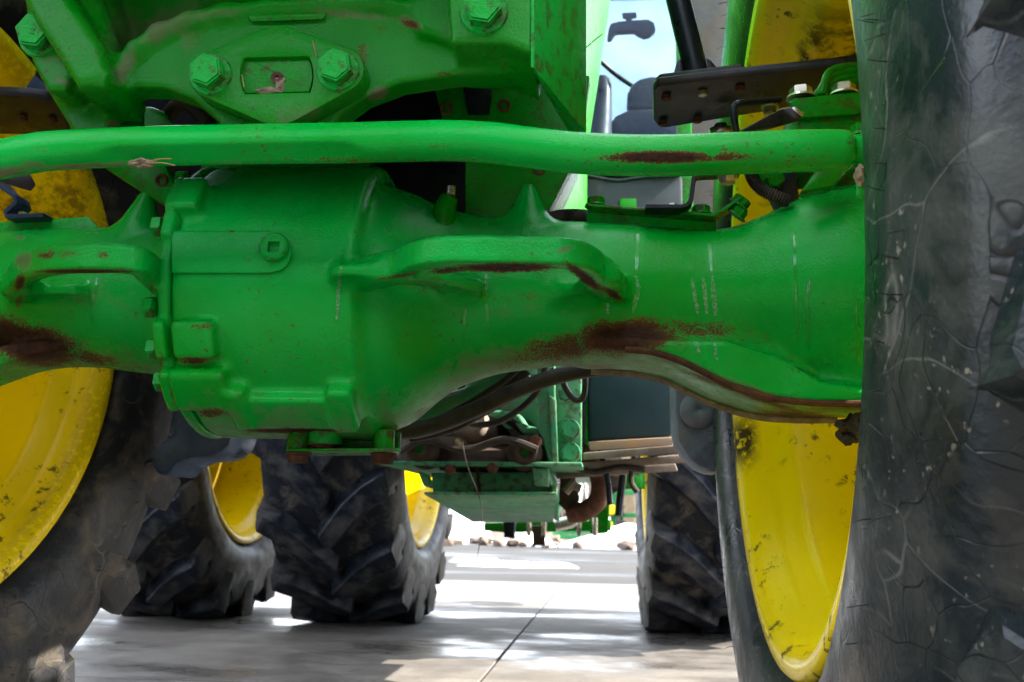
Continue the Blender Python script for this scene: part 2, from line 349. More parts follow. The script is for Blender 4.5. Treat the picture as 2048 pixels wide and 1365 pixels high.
# --- signed distance modelling for the cast iron pieces
class SDF:
    def __init__(s, lo, hi, h):
        s.lo = np.array(lo, np.float32); s.h = h; s.n = [int(math.ceil((b-a)/h))+1 for a, b in zip(lo, hi)]
        s.ax = [np.float32(s.lo[i]+h*np.arange(s.n[i])) for i in range(3)]
        s.f = np.full(s.n, 1.0, np.float32)
    def block(s, lo, hi):
        sl_ = []
        for i in range(3):
            a = max(0, int((lo[i]-s.lo[i])/s.h)-1); b = min(s.n[i], int((hi[i]-s.lo[i])/s.h)+3); sl_.append(slice(a, max(a, b)))
        X = s.ax[0][sl_[0]][:, None, None]; Y = s.ax[1][sl_[1]][None, :, None]; Z = s.ax[2][sl_[2]][None, None, :]
        return tuple(sl_), X, Y, Z
    def add(s, fn, lo, hi, k=.008, sub=False, pad=.05):
        lo = [a-pad for a in lo]; hi = [a+pad for a in hi]
        sl_, X, Y, Z = s.block(lo, hi); a = s.f[sl_]
        if a.size == 0: return
        d = np.broadcast_to(np.asarray(fn(X, Y, Z), np.float32), a.shape)
        if sub:
            hh = np.clip(.5-.5*(a+d)/k, 0, 1); s.f[sl_] = a*(1-hh)-d*hh+k*hh*(1-hh)
        else:
            hh = np.clip(.5+.5*(d-a)/k, 0, 1); s.f[sl_] = d*(1-hh)+a*hh-k*hh*(1-hh)
    def smooth(s, n=1):
        f = s.f
        for _ in range(n):
            for ax in range(3):
                g = f.copy(); c = [slice(None)]*3; a = list(c); b = list(c); m = list(c)
                m[ax] = slice(1, -1); a[ax] = slice(0, -2); b[ax] = slice(2, None)
                g[tuple(m)] = .5*f[tuple(m)]+.25*(f[tuple(a)]+f[tuple(b)]); f = g
        s.f = f
    def mesh(s, name, mat, par=TR):
        f = s.f; ins = f < 0; nx, ny, nz = s.n
        cs = np.zeros((nx-1, ny-1, nz-1), np.int8)
        for i in (0, 1):
            for j in (0, 1):
                for k in (0, 1): cs += ins[i:nx-1+i, j:ny-1+j, k:nz-1+k]
        act = (cs > 0) & (cs < 8); idx = -np.ones(act.shape, np.int64); ci = np.argwhere(act); idx[act] = np.arange(len(ci))
        acc = np.zeros((len(ci), 3)); cnt = np.zeros(len(ci))
        corners = [(i, j, k) for i in (0, 1) for j in (0, 1) for k in (0, 1)]
        for a in corners:
            for ax in range(3):
                if a[ax]: continue
                b = list(a); b[ax] = 1
                fa = f[ci[:, 0]+a[0], ci[:, 1]+a[1], ci[:, 2]+a[2]]; fb = f[ci[:, 0]+b[0], ci[:, 1]+b[1], ci[:, 2]+b[2]]
                m = (fa < 0) != (fb < 0); t = np.where(m, fa/np.where(m, fa-fb, 1), 0)
                p = np.array(a, float)[None, :].repeat(len(ci), 0); p[:, ax] += t
                acc[m] += p[m]; cnt[m] += 1
        V = (ci+acc/cnt[:, None])*s.h+s.lo
        Q = []
        for ax in range(3):
            o1, o2 = (ax+1) % 3, (ax+2) % 3
            c = [slice(0, n-1) if d == ax else slice(1, n-1) for d, n in enumerate(s.n)]
            a = ins[tuple(c)]; c2 = list(c); c2[ax] = slice(1, s.n[ax]); b = ins[tuple(c2)]
            e = np.argwhere(a != b); flip = a[a != b]
            e = e+np.array([0 if d == ax else 1 for d in range(3)])
            q = []
            for (p1, p2) in ((0, 0), (-1, 0), (-1, -1), (0, -1)):
                c3 = e.copy(); c3[:, o1] += p1; c3[:, o2] += p2; q.append(idx[c3[:, 0], c3[:, 1], c3[:, 2]])
            q = np.stack(q, 1); q[~flip] = q[~flip][:, ::-1]; Q.append(q)
        Q = np.concatenate(Q); Q = Q[(Q >= 0).all(1)]
        me = bpy.data.meshes.new(name); me.from_pydata(V.tolist(), [], Q.tolist()); me.update()
        bm = bmesh.new(); bm.from_mesh(me); bmesh.ops.recalc_face_normals(bm, faces=bm.faces); bm.to_mesh(me); bm.free()
        return link(name, me, mat, par, smooth=True)
def sd_box(X, Y, Z, c, h, r=.004):
    qx = abs(X-c[0])-h[0]+r; qy = abs(Y-c[1])-h[1]+r; qz = abs(Z-c[2])-h[2]+r
    return np.sqrt(np.maximum(qx, 0)**2+np.maximum(qy, 0)**2+np.maximum(qz, 0)**2)+np.minimum(np.maximum(qx, np.maximum(qy, qz)), 0)-r
def sd_cylx(X, Y, Z, x0, x1, yc, zc, rad, r=.006):
    d1 = np.sqrt((Y-yc)**2+(Z-zc)**2)-rad+r; d2 = abs(X-(x0+x1)/2)-(x1-x0)/2+r
    return np.minimum(np.maximum(d1, d2), 0)+np.sqrt(np.maximum(d1, 0)**2+np.maximum(d2, 0)**2)-r
def sd_cone(X, Y, Z, a, b, ra, rb):
    a = np.array(a); b = np.array(b); d = b-a; L2 = d@d
    t = np.clip(((X-a[0])*d[0]+(Y-a[1])*d[1]+(Z-a[2])*d[2])/L2, 0, 1)
    return np.sqrt((X-a[0]-t*d[0])**2+(Y-a[1]-t*d[1])**2+(Z-a[2]-t*d[2])**2)-(ra+(rb-ra)*t)
def poly2d(A, B, pts):
    pts = np.array(pts, np.float32); n = len(pts); d = np.full(np.broadcast(A, B).shape, 1e9, np.float32); s_ = np.ones(d.shape, np.float32)
    for i in range(n):
        v = pts[i]; w = pts[i-1]; e = w-v; wx = A-v[0]; wy = B-v[1]
        t = np.clip((wx*e[0]+wy*e[1])/(e@e), 0, 1); d = np.minimum(d, (wx-e[0]*t)**2+(wy-e[1]*t)**2)
        c1 = B >= v[1]; c2 = B < w[1]; c3 = e[0]*wy > e[1]*wx
        s_ = np.where((c1 & c2 & c3) | (~c1 & ~c2 & ~c3), -s_, s_)
    return s_*np.sqrt(d)
def sd_prism(poly, Y0, Y1, r=.006, Yref=None):
    pts = [W(x, y, Yref or Y0) for x, y in poly]; xz = [(p.x, p.z) for p in pts]
    def fn(X, Y, Z):
        d1 = poly2d(X[:, 0, :], Z[0, :, :].reshape(1, -1), xz)[:, None, :]+r; d2 = abs(Y-(Y0+Y1)/2)-(Y1-Y0)/2+r
        return np.minimum(np.maximum(d1, d2), 0)+np.sqrt(np.maximum(d1, 0)**2+np.maximum(d2, 0)**2)-r
    xs = [a for a, b in xz]; zs = [b for a, b in xz]
    return fn, (min(xs), Y0, min(zs)), (max(xs), Y1, max(zs))
def sd_band(path, hz, th, r=.003):
    """flat band of height 2*hz and thickness 2*th following a level path"""
    P = [(p.x, p.y) for p in path]; z0 = path[0].z
    def fn(X, Y, Z):
        d = None
        for (a, b) in zip(P, P[1:]):
            ex, ey = b[0]-a[0], b[1]-a[1]; L = ex*ex+ey*ey+1e-12
            t = np.clip(((X-a[0])*ex+(Y-a[1])*ey)/L, 0, 1); q = (X-a[0]-t*ex)**2+(Y-a[1]-t*ey)**2
            d = q if d is None else np.minimum(d, q)
        d1 = np.sqrt(d)-th+r; d2 = abs(Z-z0)-hz+r
        return np.minimum(np.maximum(d1, d2), 0)+np.sqrt(np.maximum(d1, 0)**2+np.maximum(d2, 0)**2)-r
    xs = [a for a, b in P]; ys = [b for a, b in P]
    return fn, (min(xs)-th, min(ys)-th, z0-hz), (max(xs)+th, max(ys)+th, z0+hz)
def stain(o, name, spots, ymax=9):
    """spots: ellipses (cx, cy, rx, ry, degrees, strength) of picture points carried onto the mesh as a point attribute"""
    me = o.data; n = len(me.vertices); co = np.empty(n*3, np.float32); me.vertices.foreach_get('co', co); co = co.reshape(-1, 3)
    mw = np.array(o.matrix_world if o.parent is None else Matrix.Identity(4)); px, py = to_px(co)
    v = np.zeros(n, np.float32)
    for cx, cy, rx, ry, ang, st in spots:
        c, s_ = math.cos(R_(ang)), math.sin(R_(ang)); dx, dy = px-cx, py-cy
        u = (dx*c+dy*s_)/rx; w = (-dx*s_+dy*c)/ry
        v = np.maximum(v, st*np.clip(1.25-np.sqrt(u*u+w*w), 0, 1))
    v[co[:, 1] > ymax] = 0
    at = me.attributes.get(name) or me.attributes.new(name, 'FLOAT', 'POINT'); old = np.empty(n, np.float32); at.data.foreach_get('value', old)
    at.data.foreach_set('value', np.maximum(v, old))
# ------------------------------------------------------------------ the setting
def struct(o): o['kind'] = 'structure'; return o
def thing(o, label, cat, group=None):
    o['label'] = label; o['category'] = cat
    if group: o['group'] = group
    return o
bm = bmesh.new(); bmesh.ops.create_grid(bm, x_segments=2, y_segments=2, size=400)
for v in bm.verts: v.co.z = -.012
struct(bm_obj('ground', bm, 'asphalt', None))
# concrete apron: single slabs with open joints over a dark joint bed
bm = bmesh.new(); vs = [bm.verts.new(p) for p in ((-13, -6.2, -.008), (12, -6.2, -.008), (12, 6.9, -.008), (-13, 6.9, -.008))]; bm.faces.new(vs)
apron = struct(bm_obj('concrete_apron', bm, 'joint_filler', None))
JX = [-12.3, -8.3, -4.3, -.30, 3.7, 7.7, 11.7]; JY = [-6.1, -1.9, 2.55, 6.75]
for i in range(len(JX)-1):
    for j in range(len(JY)-1):
        g = .0032; sk = .018
        def px_(x, y): return x+(y-3.2)*sk
        x0, x1, y0, y1 = JX[i]+g, JX[i+1]-g, JY[j]+g, JY[j+1]-g
        pts = [(px_(x0, y0), y0), (px_(x1, y0), y0), (px_(x1, y1), y1), (px_(x0, y1), y1)]
        bm = bmesh.new(); f = bm.faces.new([bm.verts.new((x, y, -.0075)) for x, y in pts])
        r = bmesh.ops.extrude_face_region(bm, geom=[f]); bmesh.ops.translate(bm, verts=[q for q in r['geom'] if isinstance(q, bmesh.types.BMVert)], vec=(0, 0, .0075))
        bm_obj('slab', bm, 'concrete', apron, bevel=.0025, seg=1)
def mound(name, cx, cy, rx, ry, h, mat, label, cat, seed, rough=.35, group=None):
    r2 = np.random.default_rng(seed); n = 34; ph = r2.random((8, 4))*6.28
    bm = bmesh.new(); rows = []
    for i in range(n+1):
        row = []
        for j in range(n+1):
            u, v = i/n*2-1, j/n*2-1; rr = math.sqrt(u*u+v*v)
            z = max(0, 1-rr**1.7)
            w = sum(math.sin((k+1.5)*2.1*u+ph[k, 0])*math.cos((k+1.2)*1.9*v+ph[k, 1])/(k+1.6) for k in range(8))
            zz = h*z*(1+rough*w)+(.05*h*math.sin(17*u+ph[1, 2])*math.sin(15*v+ph[2, 2])*z)
            row.append(bm.verts.new((cx+u*rx*(1+.12*math.sin(3*v+ph[0, 3])), cy+v*ry*(1+.1*math.sin(4*u+ph[1, 3])), -.03+max(zz, 0))))
        rows.append(row)
    for i in range(n):
        for j in range(n): bm.faces.new((rows[i][j], rows[i+1][j], rows[i+1][j+1], rows[i][j+1]))
    o = bm_obj(name, bm, mat, None, smooth=True); return thing(o, label, cat, group)
def gp(px, py): p = Wz(px, py, 0); return p.x, p.y
def at_y(px, Y): p = W(px, 1100, Y); return p.x
mound('snow_bank', at_y(905, 17.5), 17.5, .85, 1.2, .62, 'snow', 'white snow heap just right of the left inner rear tyre', 'snow', 1)
mound('snow_bank', at_y(1050, 16.2), 16.2, .42, .5, .26, 'snow', 'low snow lump under the middle of the tractor rear linkage', 'snow', 2)
mound('snow_bank', at_y(1090, 15.6), 15.6, .20, .3, .14, 'snow', 'smallest snow lump in the row beneath the rear linkage', 'snow', 3)
mound('snow_bank', at_y(1290, 15.4), 15.6, 1.3, 1.0, .33, 'snow', 'broad snow bank beside the right rear tyre in front of the tree', 'snow', 4)
mound('dirt_heap', at_y(985, 18.3), 18.6, 1.0, 1.2, .5, 'soil', 'brown dirt heap between the snow heaps behind the tractor', 'dirt heap', 5, .5)
mound('dirt_heap', at_y(1130, 18.5), 19.2, 1.3, 1.2, .28, 'soil', 'low stony dirt heap below the far green implement', 'dirt heap', 6, .6)
r2 = np.random.default_rng(31); bm = bmesh.new()
for k in range(150):
    x = r2.uniform(-6.5, 3.5); y = r2.uniform(14.6, 18.5); q = r2.uniform(.03, .13)
    m0 = Matrix.Translation((x, y, q*.3)) @ Matrix.Rotation(r2.uniform(0, 6), 4, 'Z') @ Matrix.Diagonal((q*r2.uniform(.8, 1.8), q, q*r2.uniform(.5, .9), 1))
    rr0 = bmesh.ops.create_icosphere(bm, subdivisions=1, radius=1, matrix=m0)
    for v in rr0['verts']: v.co += Vector((r2.uniform(-1, 1), r2.uniform(-1, 1), r2.uniform(-1, 1)))*q*.22
rb = bm_obj('rubble', bm, 'soil', None); rb['kind'] = 'stuff'; thing(rb, 'brown clods and rubble scattered along the snow banks', 'rubble')
# thin melting snow and puddle on the yard
def blot(name, cx, cy, rx, ry, mat, label, cat, seed, z):
    r2 = np.random.default_rng(seed); bm = bmesh.new(); n = 40; ph = r2.random(6)*6.28
    rim = []
    for k in range(n):
        t = 2*math.pi*k/n; q = 1+.22*math.sin(2*t+ph[0])+.14*math.sin(5*t+ph[1])+.1*math.sin(9*t+ph[2])
        rim.append(bm.verts.new((cx+rx*q*math.cos(t), cy+ry*q*math.sin(t), -.011)))
    inn = [bm.verts.new((cx+(v.co.x-cx)*.8, cy+(v.co.y-cy)*.7, z*(.7+.5*r2.random()))) for v in rim]
    c = bm.verts.new((cx, cy, z))
    for k in range(n):
        bm.faces.new((rim[k], rim[(k+1) % n], inn[(k+1) % n], inn[k])); bm.faces.new((inn[k], inn[(k+1) % n], c))
    return thing(bm_obj(name, bm, mat, None, smooth=True), label, cat)
x, y = gp(1030, 1131); blot('snow_patch', x+.05, y, .42, .16, 'snow', 'thin strip of melting snow lying on the asphalt yard', 'snow', 11, .03)
x, y = gp(960, 1129); blot('snow_patch', x-.1, y+.5, .2, .12, 'snow', 'small snow crust at the left end of the melting strip', 'snow', 12, .03)
# added unseen wall behind the viewer, blocks low frontal sky light for contrast
struct(boxw('unseen_shade_wall', (-22, -9.6, 0), (20, -9.2, 5.2), 'shade_wall_dark', None, .02))
# far building, tree and implement
bld = bpy.data.objects.new('shed', None); COL.objects.link(bld); thing(bld, 'pale grey metal sided shed far behind the left inner rear tyre', 'shed')
bx0 = at_y(700, 30)
boxw('wall', (bx0, 30, 0), (bx0+4.2, 36, 2.6), 'siding', bld, .01)
for k in range(12): boxw('siding_rib', (bx0+.15+k*.34, 29.95, .05), (bx0+.21+k*.34, 30.0, 2.55), 'siding', bld, 0)
hull('roof', [(bx0-.2, 29.6, 2.6), (bx0+4.4, 29.6, 2.6), (bx0-.2, 36.2, 2.6), (bx0+4.4, 36.2, 2.6), (bx0-.2, 33, 3.7), (bx0+4.4, 33, 3.7)], 'far_black', bld, .02, True)
tree = bpy.data.objects.new('bare_tree', None); COL.objects.link(tree); thing(tree, 'bare tree with a pale trunk beside the right rear tyre', 'tree')
tx = at_y(1262, 21); ty = 21
tube('trunk', [(tx, ty, -.05), (tx+.02, ty, .8), (tx-.03, ty, 1.8), (tx+.05, ty, 3.2), (tx, ty, 5)], [.19, .165, .16, .12, .07], 'bark', tree)
bm = bmesh.new()
def branch(p, d, L, r, lev):
    q = p+d*L*.5+Vector((random.uniform(-.1, .1), random.uniform(-.1, .1), .06))*L; e = p+d*L+Vector((0, 0, .1))*L
    sweep(bm, smooth_path([p, q, e], 3), [r, r*.92, r*.85, r*.78, r*.7, r*.6, r*.5], 6, False)
    if lev:
        for k in range(3):
            dd = (d+Vector((random.uniform(-.8, .8), random.uniform(-.8, .8), random.uniform(-.2, .7)))).normalized()
            branch(p.lerp(e, .45+.25*k), dd, L*.6, r*.5, lev-1)
for k, (z, a) in enumerate([(1.0, .3), (1.15, 3.3), (1.5, 1.0), (1.9, 5.2), (2.2, .1), (2.6, 2.6), (3.0, 4.2), (3.5, .9), (4.0, 3.0), (4.6, 5.5)]):
    branch(Vector((tx, ty, z)), Vector((math.cos(a), math.sin(a)*.6, .75)).normalized(), 1.6, .055, 3)
bm_obj('crown', bm, 'bark', tree, smooth=True)
imp = bpy.data.objects.new('planter', None); COL.objects.link(imp); thing(imp, 'green farm implement with black coil springs standing beyond the snow', 'implement')
iy = 19.0
def far(px, py): return W(px, py, iy)
for k, px in enumerate((1226, 1300, 1318)):
    a = far(px, 1078); b = far(px, 940-40*k); boxw('upright', (a.x-.05, iy-.05, max(a.z, .02)), (a.x+.05, iy+.05, b.z+.6), 'far_green', imp, .004)
for py in (1062, 1030, 985):
    a = far(1200, py); b = far(1345, py); boxw('crossbar', (a.x, iy-.12, a.z-.04), (b.x, iy-.04, a.z+.04), 'far_green', imp, .004)
for k, py in enumerate((1012, 1028, 1044, 1060)):
    a = far(1241, py); me = lathe_mesh([(.05+.02*math.cos(t), .065+.03*math.sin(t)) for t in np.linspace(0, 2*math.pi, 9)[:-1]], 'Z', 20); fix_normals(me)
    o = link('spring_coil', me, 'far_black', imp, True); o.location = (a.x, iy-.25, a.z-.05)
for px, py, c in ((1216, 1052, 'far_yellow'), (1222, 1020, 'far_yellow'), (1296, 1010, 'far_yellow'), (1306, 1045, 'far_black'), (1330, 1020, 'far_black'), (1312, 975, 'far_green')):
    a = far(px, py); hull('seed_box' if c != 'far_yellow' else 'cap', [(a.x+i*.09, iy-.2+j*.06, a.z+k*.1*(1-.3*abs(i))) for i in (-1, 0, 1) for j in (-1, 1) for k in (-1, 1)], c, imp, .01, True)
for a0, a1 in (((1105, 1066), (1240, 1058)), ((1120, 1074), (1230, 1072))):
    p, q = W(*a0, 16.5), W(*a1, 16.5); p.z = max(p.z, .05); q.z = max(q.z, .05); tube('drawbar', [p, q], .035, 'far_green', imp, smoothp=False, seg=6)

# bare wood along the far edge of the yard: one mass of trunks and twigs
r2 = np.random.default_rng(21); bm = bmesh.new()
for k in range(420):
    x = r2.uniform(-42, 30); y = r2.uniform(70, 84); hgt = r2.uniform(4, 9)*(.6+.4*math.sin(x*.21+1)**2); p = Vector((x, y, -.1)); lean = Vector((r2.uniform(-.1, .1), 0, 1))
    sweep(bm, [p, p+lean*hgt*.5, p+lean*hgt], [.16, .10, .03], 4, False)
    for j in range(7):
        q = p+lean*hgt*r2.uniform(.25, .95); d = Vector((r2.uniform(-1, 1), r2.uniform(-.6, .6), r2.uniform(.2, 1))); sweep(bm, [q, q+d*hgt*.1, q+d*hgt*.2+Vector((0, 0, .1))], [.06, .04, .015], 3, False)
wood = bm_obj('far_wood', bm, 'far_bark', None); wood['kind'] = 'stuff'; thing(wood, 'bare brown winter wood along the far edge of the yard', 'wood')
# ------------------------------------------------------------------ wheels
def tyre_profile(R, w, rr, rubber_h):
    half = w/2; c = R-rubber_h
    out = [(half*.80, rr-.012), (half*.86, rr+.012), (half*1.0, rr+.030), (half*1.075, rr+.06), (half*1.088, rr+.10), (half*1.082, rr+.135), (half*1.045, rr+.17),
           (half*1.0, c-.045), (half*.975, c-.034), (half*.93, c-.016), (half*.8, c-.005), (half*.4, c), (0, c+.002)]
    return [(-u, r) for u, r in out][:0] + out + [(-u, r) for u, r in out[::-1][1:]] + [(-half*.74, rr-.02), (half*.74, rr-.02)]
def lug_mesh(R, w, rubber_h, ang, side):
    half = w/2; c = R-rubber_h; rows = []; k0 = R/.75
    # path from the shoulder to just past the centre: lateral, turn, width, top radius, foot radius
    st = [(1.065, -.06, .70, c-.072, c-.11), (1.06, -.045, .90, c-.040, c-.09), (1.035, -.02, 1.0, R-.012, c-.065), (.97, .025, 1.0, R-.002, c-.03), (.72, .16, 1.0, R, c-.008), (.42, .40, .96, R, c-.006),
          (.15, .70, .92, R, c-.006), (-.02, .90, .86, R-.003, c-.006), (-.055, .95, .66, R-.014, c-.008)]
    V = []; Fq = []
    for k, (u, t, wd, rt_, rb) in enumerate(st):
        x = half*u*side; phi = t*ang; tw = .030*wd*k0; bw = .047*wd*k0; hh = rt_-rb; sk = .55 if k > 2 else .2
        row = []
        for (o, r) in ((-bw, rb), (-(tw+bw)*.5, rb+hh*.45), (-tw, rb+hh*.92), (-tw*.86, rt_), (tw*.86, rt_), (tw, rb+hh*.92), ((tw+bw)*.5, rb+hh*.45), (bw, rb)):
            p = phi+o/R; row.append(len(V)); V.append((x+side*o*sk*(-1 if ang < 0 else 1), r*math.sin(p), r*math.cos(p)))
        rows.append(row)
    for A, B in zip(rows, rows[1:]):
        for i in range(8): Fq.append((A[i], A[(i+1) % 8], B[(i+1) % 8], B[i]))
    Fq.append(tuple(rows[0])); Fq.append(tuple(rows[-1][::-1]))
    me = bpy.data.meshes.new('tread_lug'); me.from_pydata(V, [], Fq); fix_normals(me); me.polygons.foreach_set('use_smooth', [True]*len(me.polygons))
    try: me.set_sharp_from_angle(angle=R_(24))
    except Exception: pass
    return me
def rim_profile(w, rr, inn):
    """inn=-1: the open barrel side faces -u"""
    h = w*.47; P = [(-h, rr+.012), (-h-.008, rr+.006), (-h-.006, rr-.012), (-h+.012, rr-.024), (-h+.035, rr-.03), (-h+.05, rr-.038), (-h+.07, rr-.060), (-h+.085, rr-.066),
                    (h*.1, rr-.070), (h*.35, rr-.074), (h*.5, rr-.045), (h*.8, rr-.036), (h, rr-.02), (h+.004, rr+.012), (h-.01, rr-.01), (h*.7, rr-.026), (h*.4, rr-.05),
                    (-h+.09, rr-.055), (-h+.06, rr-.032), (-h+.03, rr-.020), (-h+.006, rr-.010), (-h+.006, rr+.012)]
    return [(u*(-inn), r) for u, r in P]
LUGCACHE = {}
def wheel(cx, cy, cz, steer, R, w, rr, inn, nl, rh, rubmat, spin=0, label=None, disc_u=.1, dirflip=1, lw=1.0):
    """inn: sign of x pointing to the tractor centre line"""
    mw = Matrix.Translation((cx, cy, cz)) @ Matrix.Rotation(steer, 4, 'Z')
    me = lathe_mesh(tyre_profile(R, w, rr, rh), 'X', 128); fix_normals(me); ty = link('tyre', me, rubmat, TR, True); ty.matrix_basis = mw
    if label: ty['label'] = label
    for side in (-1, 1):
        key = (R, w, rh, side, dirflip, lw)
        if key not in LUGCACHE: LUGCACHE[key] = lug_mesh(R, w*lw, rh, -.30*dirflip, side); LUGCACHE[key].materials.append(M['lug_rear' if rubmat == 'rubber_rear' else rubmat])
        for k in range(nl):
            o = bpy.data.objects.new('tread_lug', LUGCACHE[key]); COL.objects.link(o); o.parent = ty
            o.rotation_euler.x = spin+2*math.pi*(k+(.5 if side > 0 else 0))/nl
    me = lathe_mesh(rim_profile(w, rr, inn), 'X', 128); fix_normals(me); rim = link('rim', me, 'yellow_paint', TR, True); rim.matrix_basis = mw
    s_ = -inn; u0 = disc_u*s_
    prof = [(u0, rr-.060), (u0+.012*s_, rr-.058), (u0+.035*s_, rr-.12), (u0+.02*s_, .22), (u0-.02*s_, .17), (u0-.02*s_, .09), (u0-.03*s_, .09), (u0-.032*s_, .175), (u0+.008*s_, .225), (u0+.022*s_, rr-.12), (u0-.002*s_, rr-.07)]
    me = lathe_mesh(prof, 'X', 96); fix_normals(me); d = link('wheel_disc', me, 'yellow_paint', rim, True)
    for k in range(10):
        a = 2*math.pi*k/10; me2 = bolt_mesh(.016, .02, True, .2)
        o = bpy.data.objects.new('wheel_nut', me2); COL.objects.link(o); o.parent = rim
        if not me2.materials: me2.materials.append(M['zinc'])
        o.matrix_basis = axis_mat(Vector((u0-.034*s_, .135*math.cos(a), .135*math.sin(a))), (-s_, 0, 0))
    return ty, rim
FR, FWD, FRIM = .755, .40, .478
tyL, rimL = wheel(-.987-.196, 1.3+.196*math.sin(R_(9.1)), .723, -R_(9.1), FR, FWD, FRIM, 1, 20, .034, 'rubber_front', .10, 'dusty black front tyre at the left of the axle')
tyR, rimR = wheel(.239+.188, 1.3, .723, -R_(.5), FR, FWD, FRIM, -1, 20, .024, 'rubber_near', .24, 'close-up black front tyre at the right with green sheen', lw=.86)
RR, RW, RRIM, RY = .885, .46, .565, 4.15
for x, sp, lb in ((-.955, .05, 'muddy rear tyre, inner one of the left pair'), (-1.70, .17, 'muddy rear tyre, outer one of the left pair'), (.42, .11, 'dark rear tyre on the right side')):
    wheel(x, RY, .868, 0, RR, RW, RRIM, 1 if x < 0 else -1, 18, .050, 'rubber_rear', sp, lb)
# stains on rims
def stain_local(o, name, fn):
    me = o.data; n = len(me.vertices); co = np.empty(n*3, np.float32); me.vertices.foreach_get('co', co); co = co.reshape(-1, 3)
    at = me.attributes.new(name, 'FLOAT', 'POINT'); at.data.foreach_set('value', fn(co).astype(np.float32))
ang = lambda co: np.arctan2(co[:, 2], co[:, 1])
stain_local(rimR, 'rust', lambda co: np.clip(1-abs(ang(co)+.36)/.14, 0, 1)*(co[:, 0] < -.158)*1.4)
stain_local(rimR, 'dust', lambda co: np.clip(1.25-abs(ang(co)-1.15)/.38, 0, 1)*(co[:, 0] > -.13)*1.2)
stain_local(rimL, 'dust', lambda co: np.clip(1.2-abs(ang(co)-.6)/.5, 0, 1)*.7)
stain_local(rimL, 'rust', lambda co: ((co[:, 0] > .165))*.3)
# mould hairs on the inner side walls of the near tyres
def hairs(ty, inn, n, R0, R1, u, L, seed):
    r2 = np.random.default_rng(seed); bm = bmesh.new()
    for k in range(n):
        a = r2.random()*6.28; r = R0+(R1-R0)*r2.random()
        p = Vector((inn*u, r*math.cos(a), r*math.sin(a))); d = Vector((inn, (r2.random()-.5)*.5, (r2.random()-.5)*.5)); l = L*(.6+.6*r2.random())
        sweep(bm, [p-d*.004, p+d*l*.5, p+d*l+Vector((0, 0, (r2.random()-.6)*.004))], [.0006, .0005, .0003], 4)
    o = bm_obj('mould_hairs', bm, 'rubber_hair', ty); o['kind'] = 'stuff'; return o
hairs(tyR, -1, 100, FRIM+.115, FRIM+.155, FWD/2*1.083, .013, 3)
hairs(tyR, -1, 30, FRIM+.055, FRIM+.07, FWD/2*.985, .011, 5)
hairs(tyL, 1, 60, FRIM+.11, FRIM+.16, FWD/2*1.083, .009, 4)
#@@TRACTOR
# ------------------------------------------------------------------ front axle castings
YC = 1.30
def sil(px, yt, yb, Yc=YC):
    a = ray(px, yt).normalized(); b = ray(px, yb).normalized(); m = (a+b).normalized(); half = a.angle(b)/2
    s_ = Yc/m.y; c = CAM+m*s_; return c, s_*math.sin(half)
dc, DR = sil(560, 335, 878)
DZ = dc.z
def drum_pt(px, py, R=None):
    """first hit of the picture ray with the drum of radius R about the x axis"""
    R = R or DR; d = ray(px, py); oy, oz = CAM.y-YC, CAM.z-DZ
    A = d.y*d.y+d.z*d.z; B = 2*(oy*d.y+oz*d.z); C = oy*oy+oz*oz-R*R; disc = max(B*B-4*A*C, 0)
    return CAM+d*((-B-math.sqrt(disc))/(2*A))
def theta(p): return math.atan2(p.z-DZ, YC-p.y)
def drum_x(px): return drum_pt(px, 600).x
xL, xS, xR = drum_x(312), drum_x(338), drum_x(706)
def tube_fn(samples, flat=1.0):
    cs = [sil(*s_) for s_ in samples]; xs = np.array([c.x for c, r in cs]); zs = np.array([c.z for c, r in cs]); rs = np.array([r for c, r in cs])
    xf = np.linspace(xs[0], xs[-1], 200)
    def sm(v):
        q = np.interp(xf, xs, v); k = np.hanning(15); k /= k.sum(); return np.convolve(np.pad(q, 7, 'edge'), k, 'valid')
    zf, rf = sm(zs), sm(rs)
    def fn(X, Y, Z):
        zc = np.interp(X, xf, zf); r = np.interp(X, xf, rf); d = np.sqrt(((Y-YC)/flat)**2+(Z-zc)**2)-r
        e = np.maximum(xs[0]-X, X-xs[-1]); return np.maximum(d, e)
    return fn, (xs[0], YC-rs.max()*flat, (zs-rs).min()), (xs[-1], YC+rs.max()*flat, (zs+rs).max())
def cyl_box(x0, x1, t0, t1, h, r=.006):
    tm, th = (t0+t1)/2, abs(t1-t0)/2
    def fn(X, Y, Z):
        rho = np.sqrt((Y-YC)**2+(Z-DZ)**2); t = np.arctan2(Z-DZ, YC-Y)
        q1 = abs(X-(x0+x1)/2)-(x1-x0)/2+r; q2 = abs(t-tm)*DR-th*DR+r; q3 = abs(rho-(DR-.02+h/2))-(h/2+.02)+r
        return np.sqrt(np.maximum(q1, 0)**2+np.maximum(q2, 0)**2+np.maximum(q3, 0)**2)+np.minimum(np.maximum(q1, np.maximum(q2, q3)), 0)-r
    return fn, (x0, YC-DR-.06, DZ-DR-.06), (x1, YC+.05, DZ+DR+.06)
def boss(S, px0, px1, py0, py1, h, k=.010, r=.006):
    pm = (px0+px1)/2; R2 = DR+h
    a, b = drum_pt(pm, py0, R2), drum_pt(pm, py1, R2); x0, x1 = drum_pt(px0, (py0+py1)/2, R2).x, drum_pt(px1, (py0+py1)/2, R2).x
    S.add(*cyl_box(x0, x1, theta(b), theta(a), h, r), k=k)
H = .0036
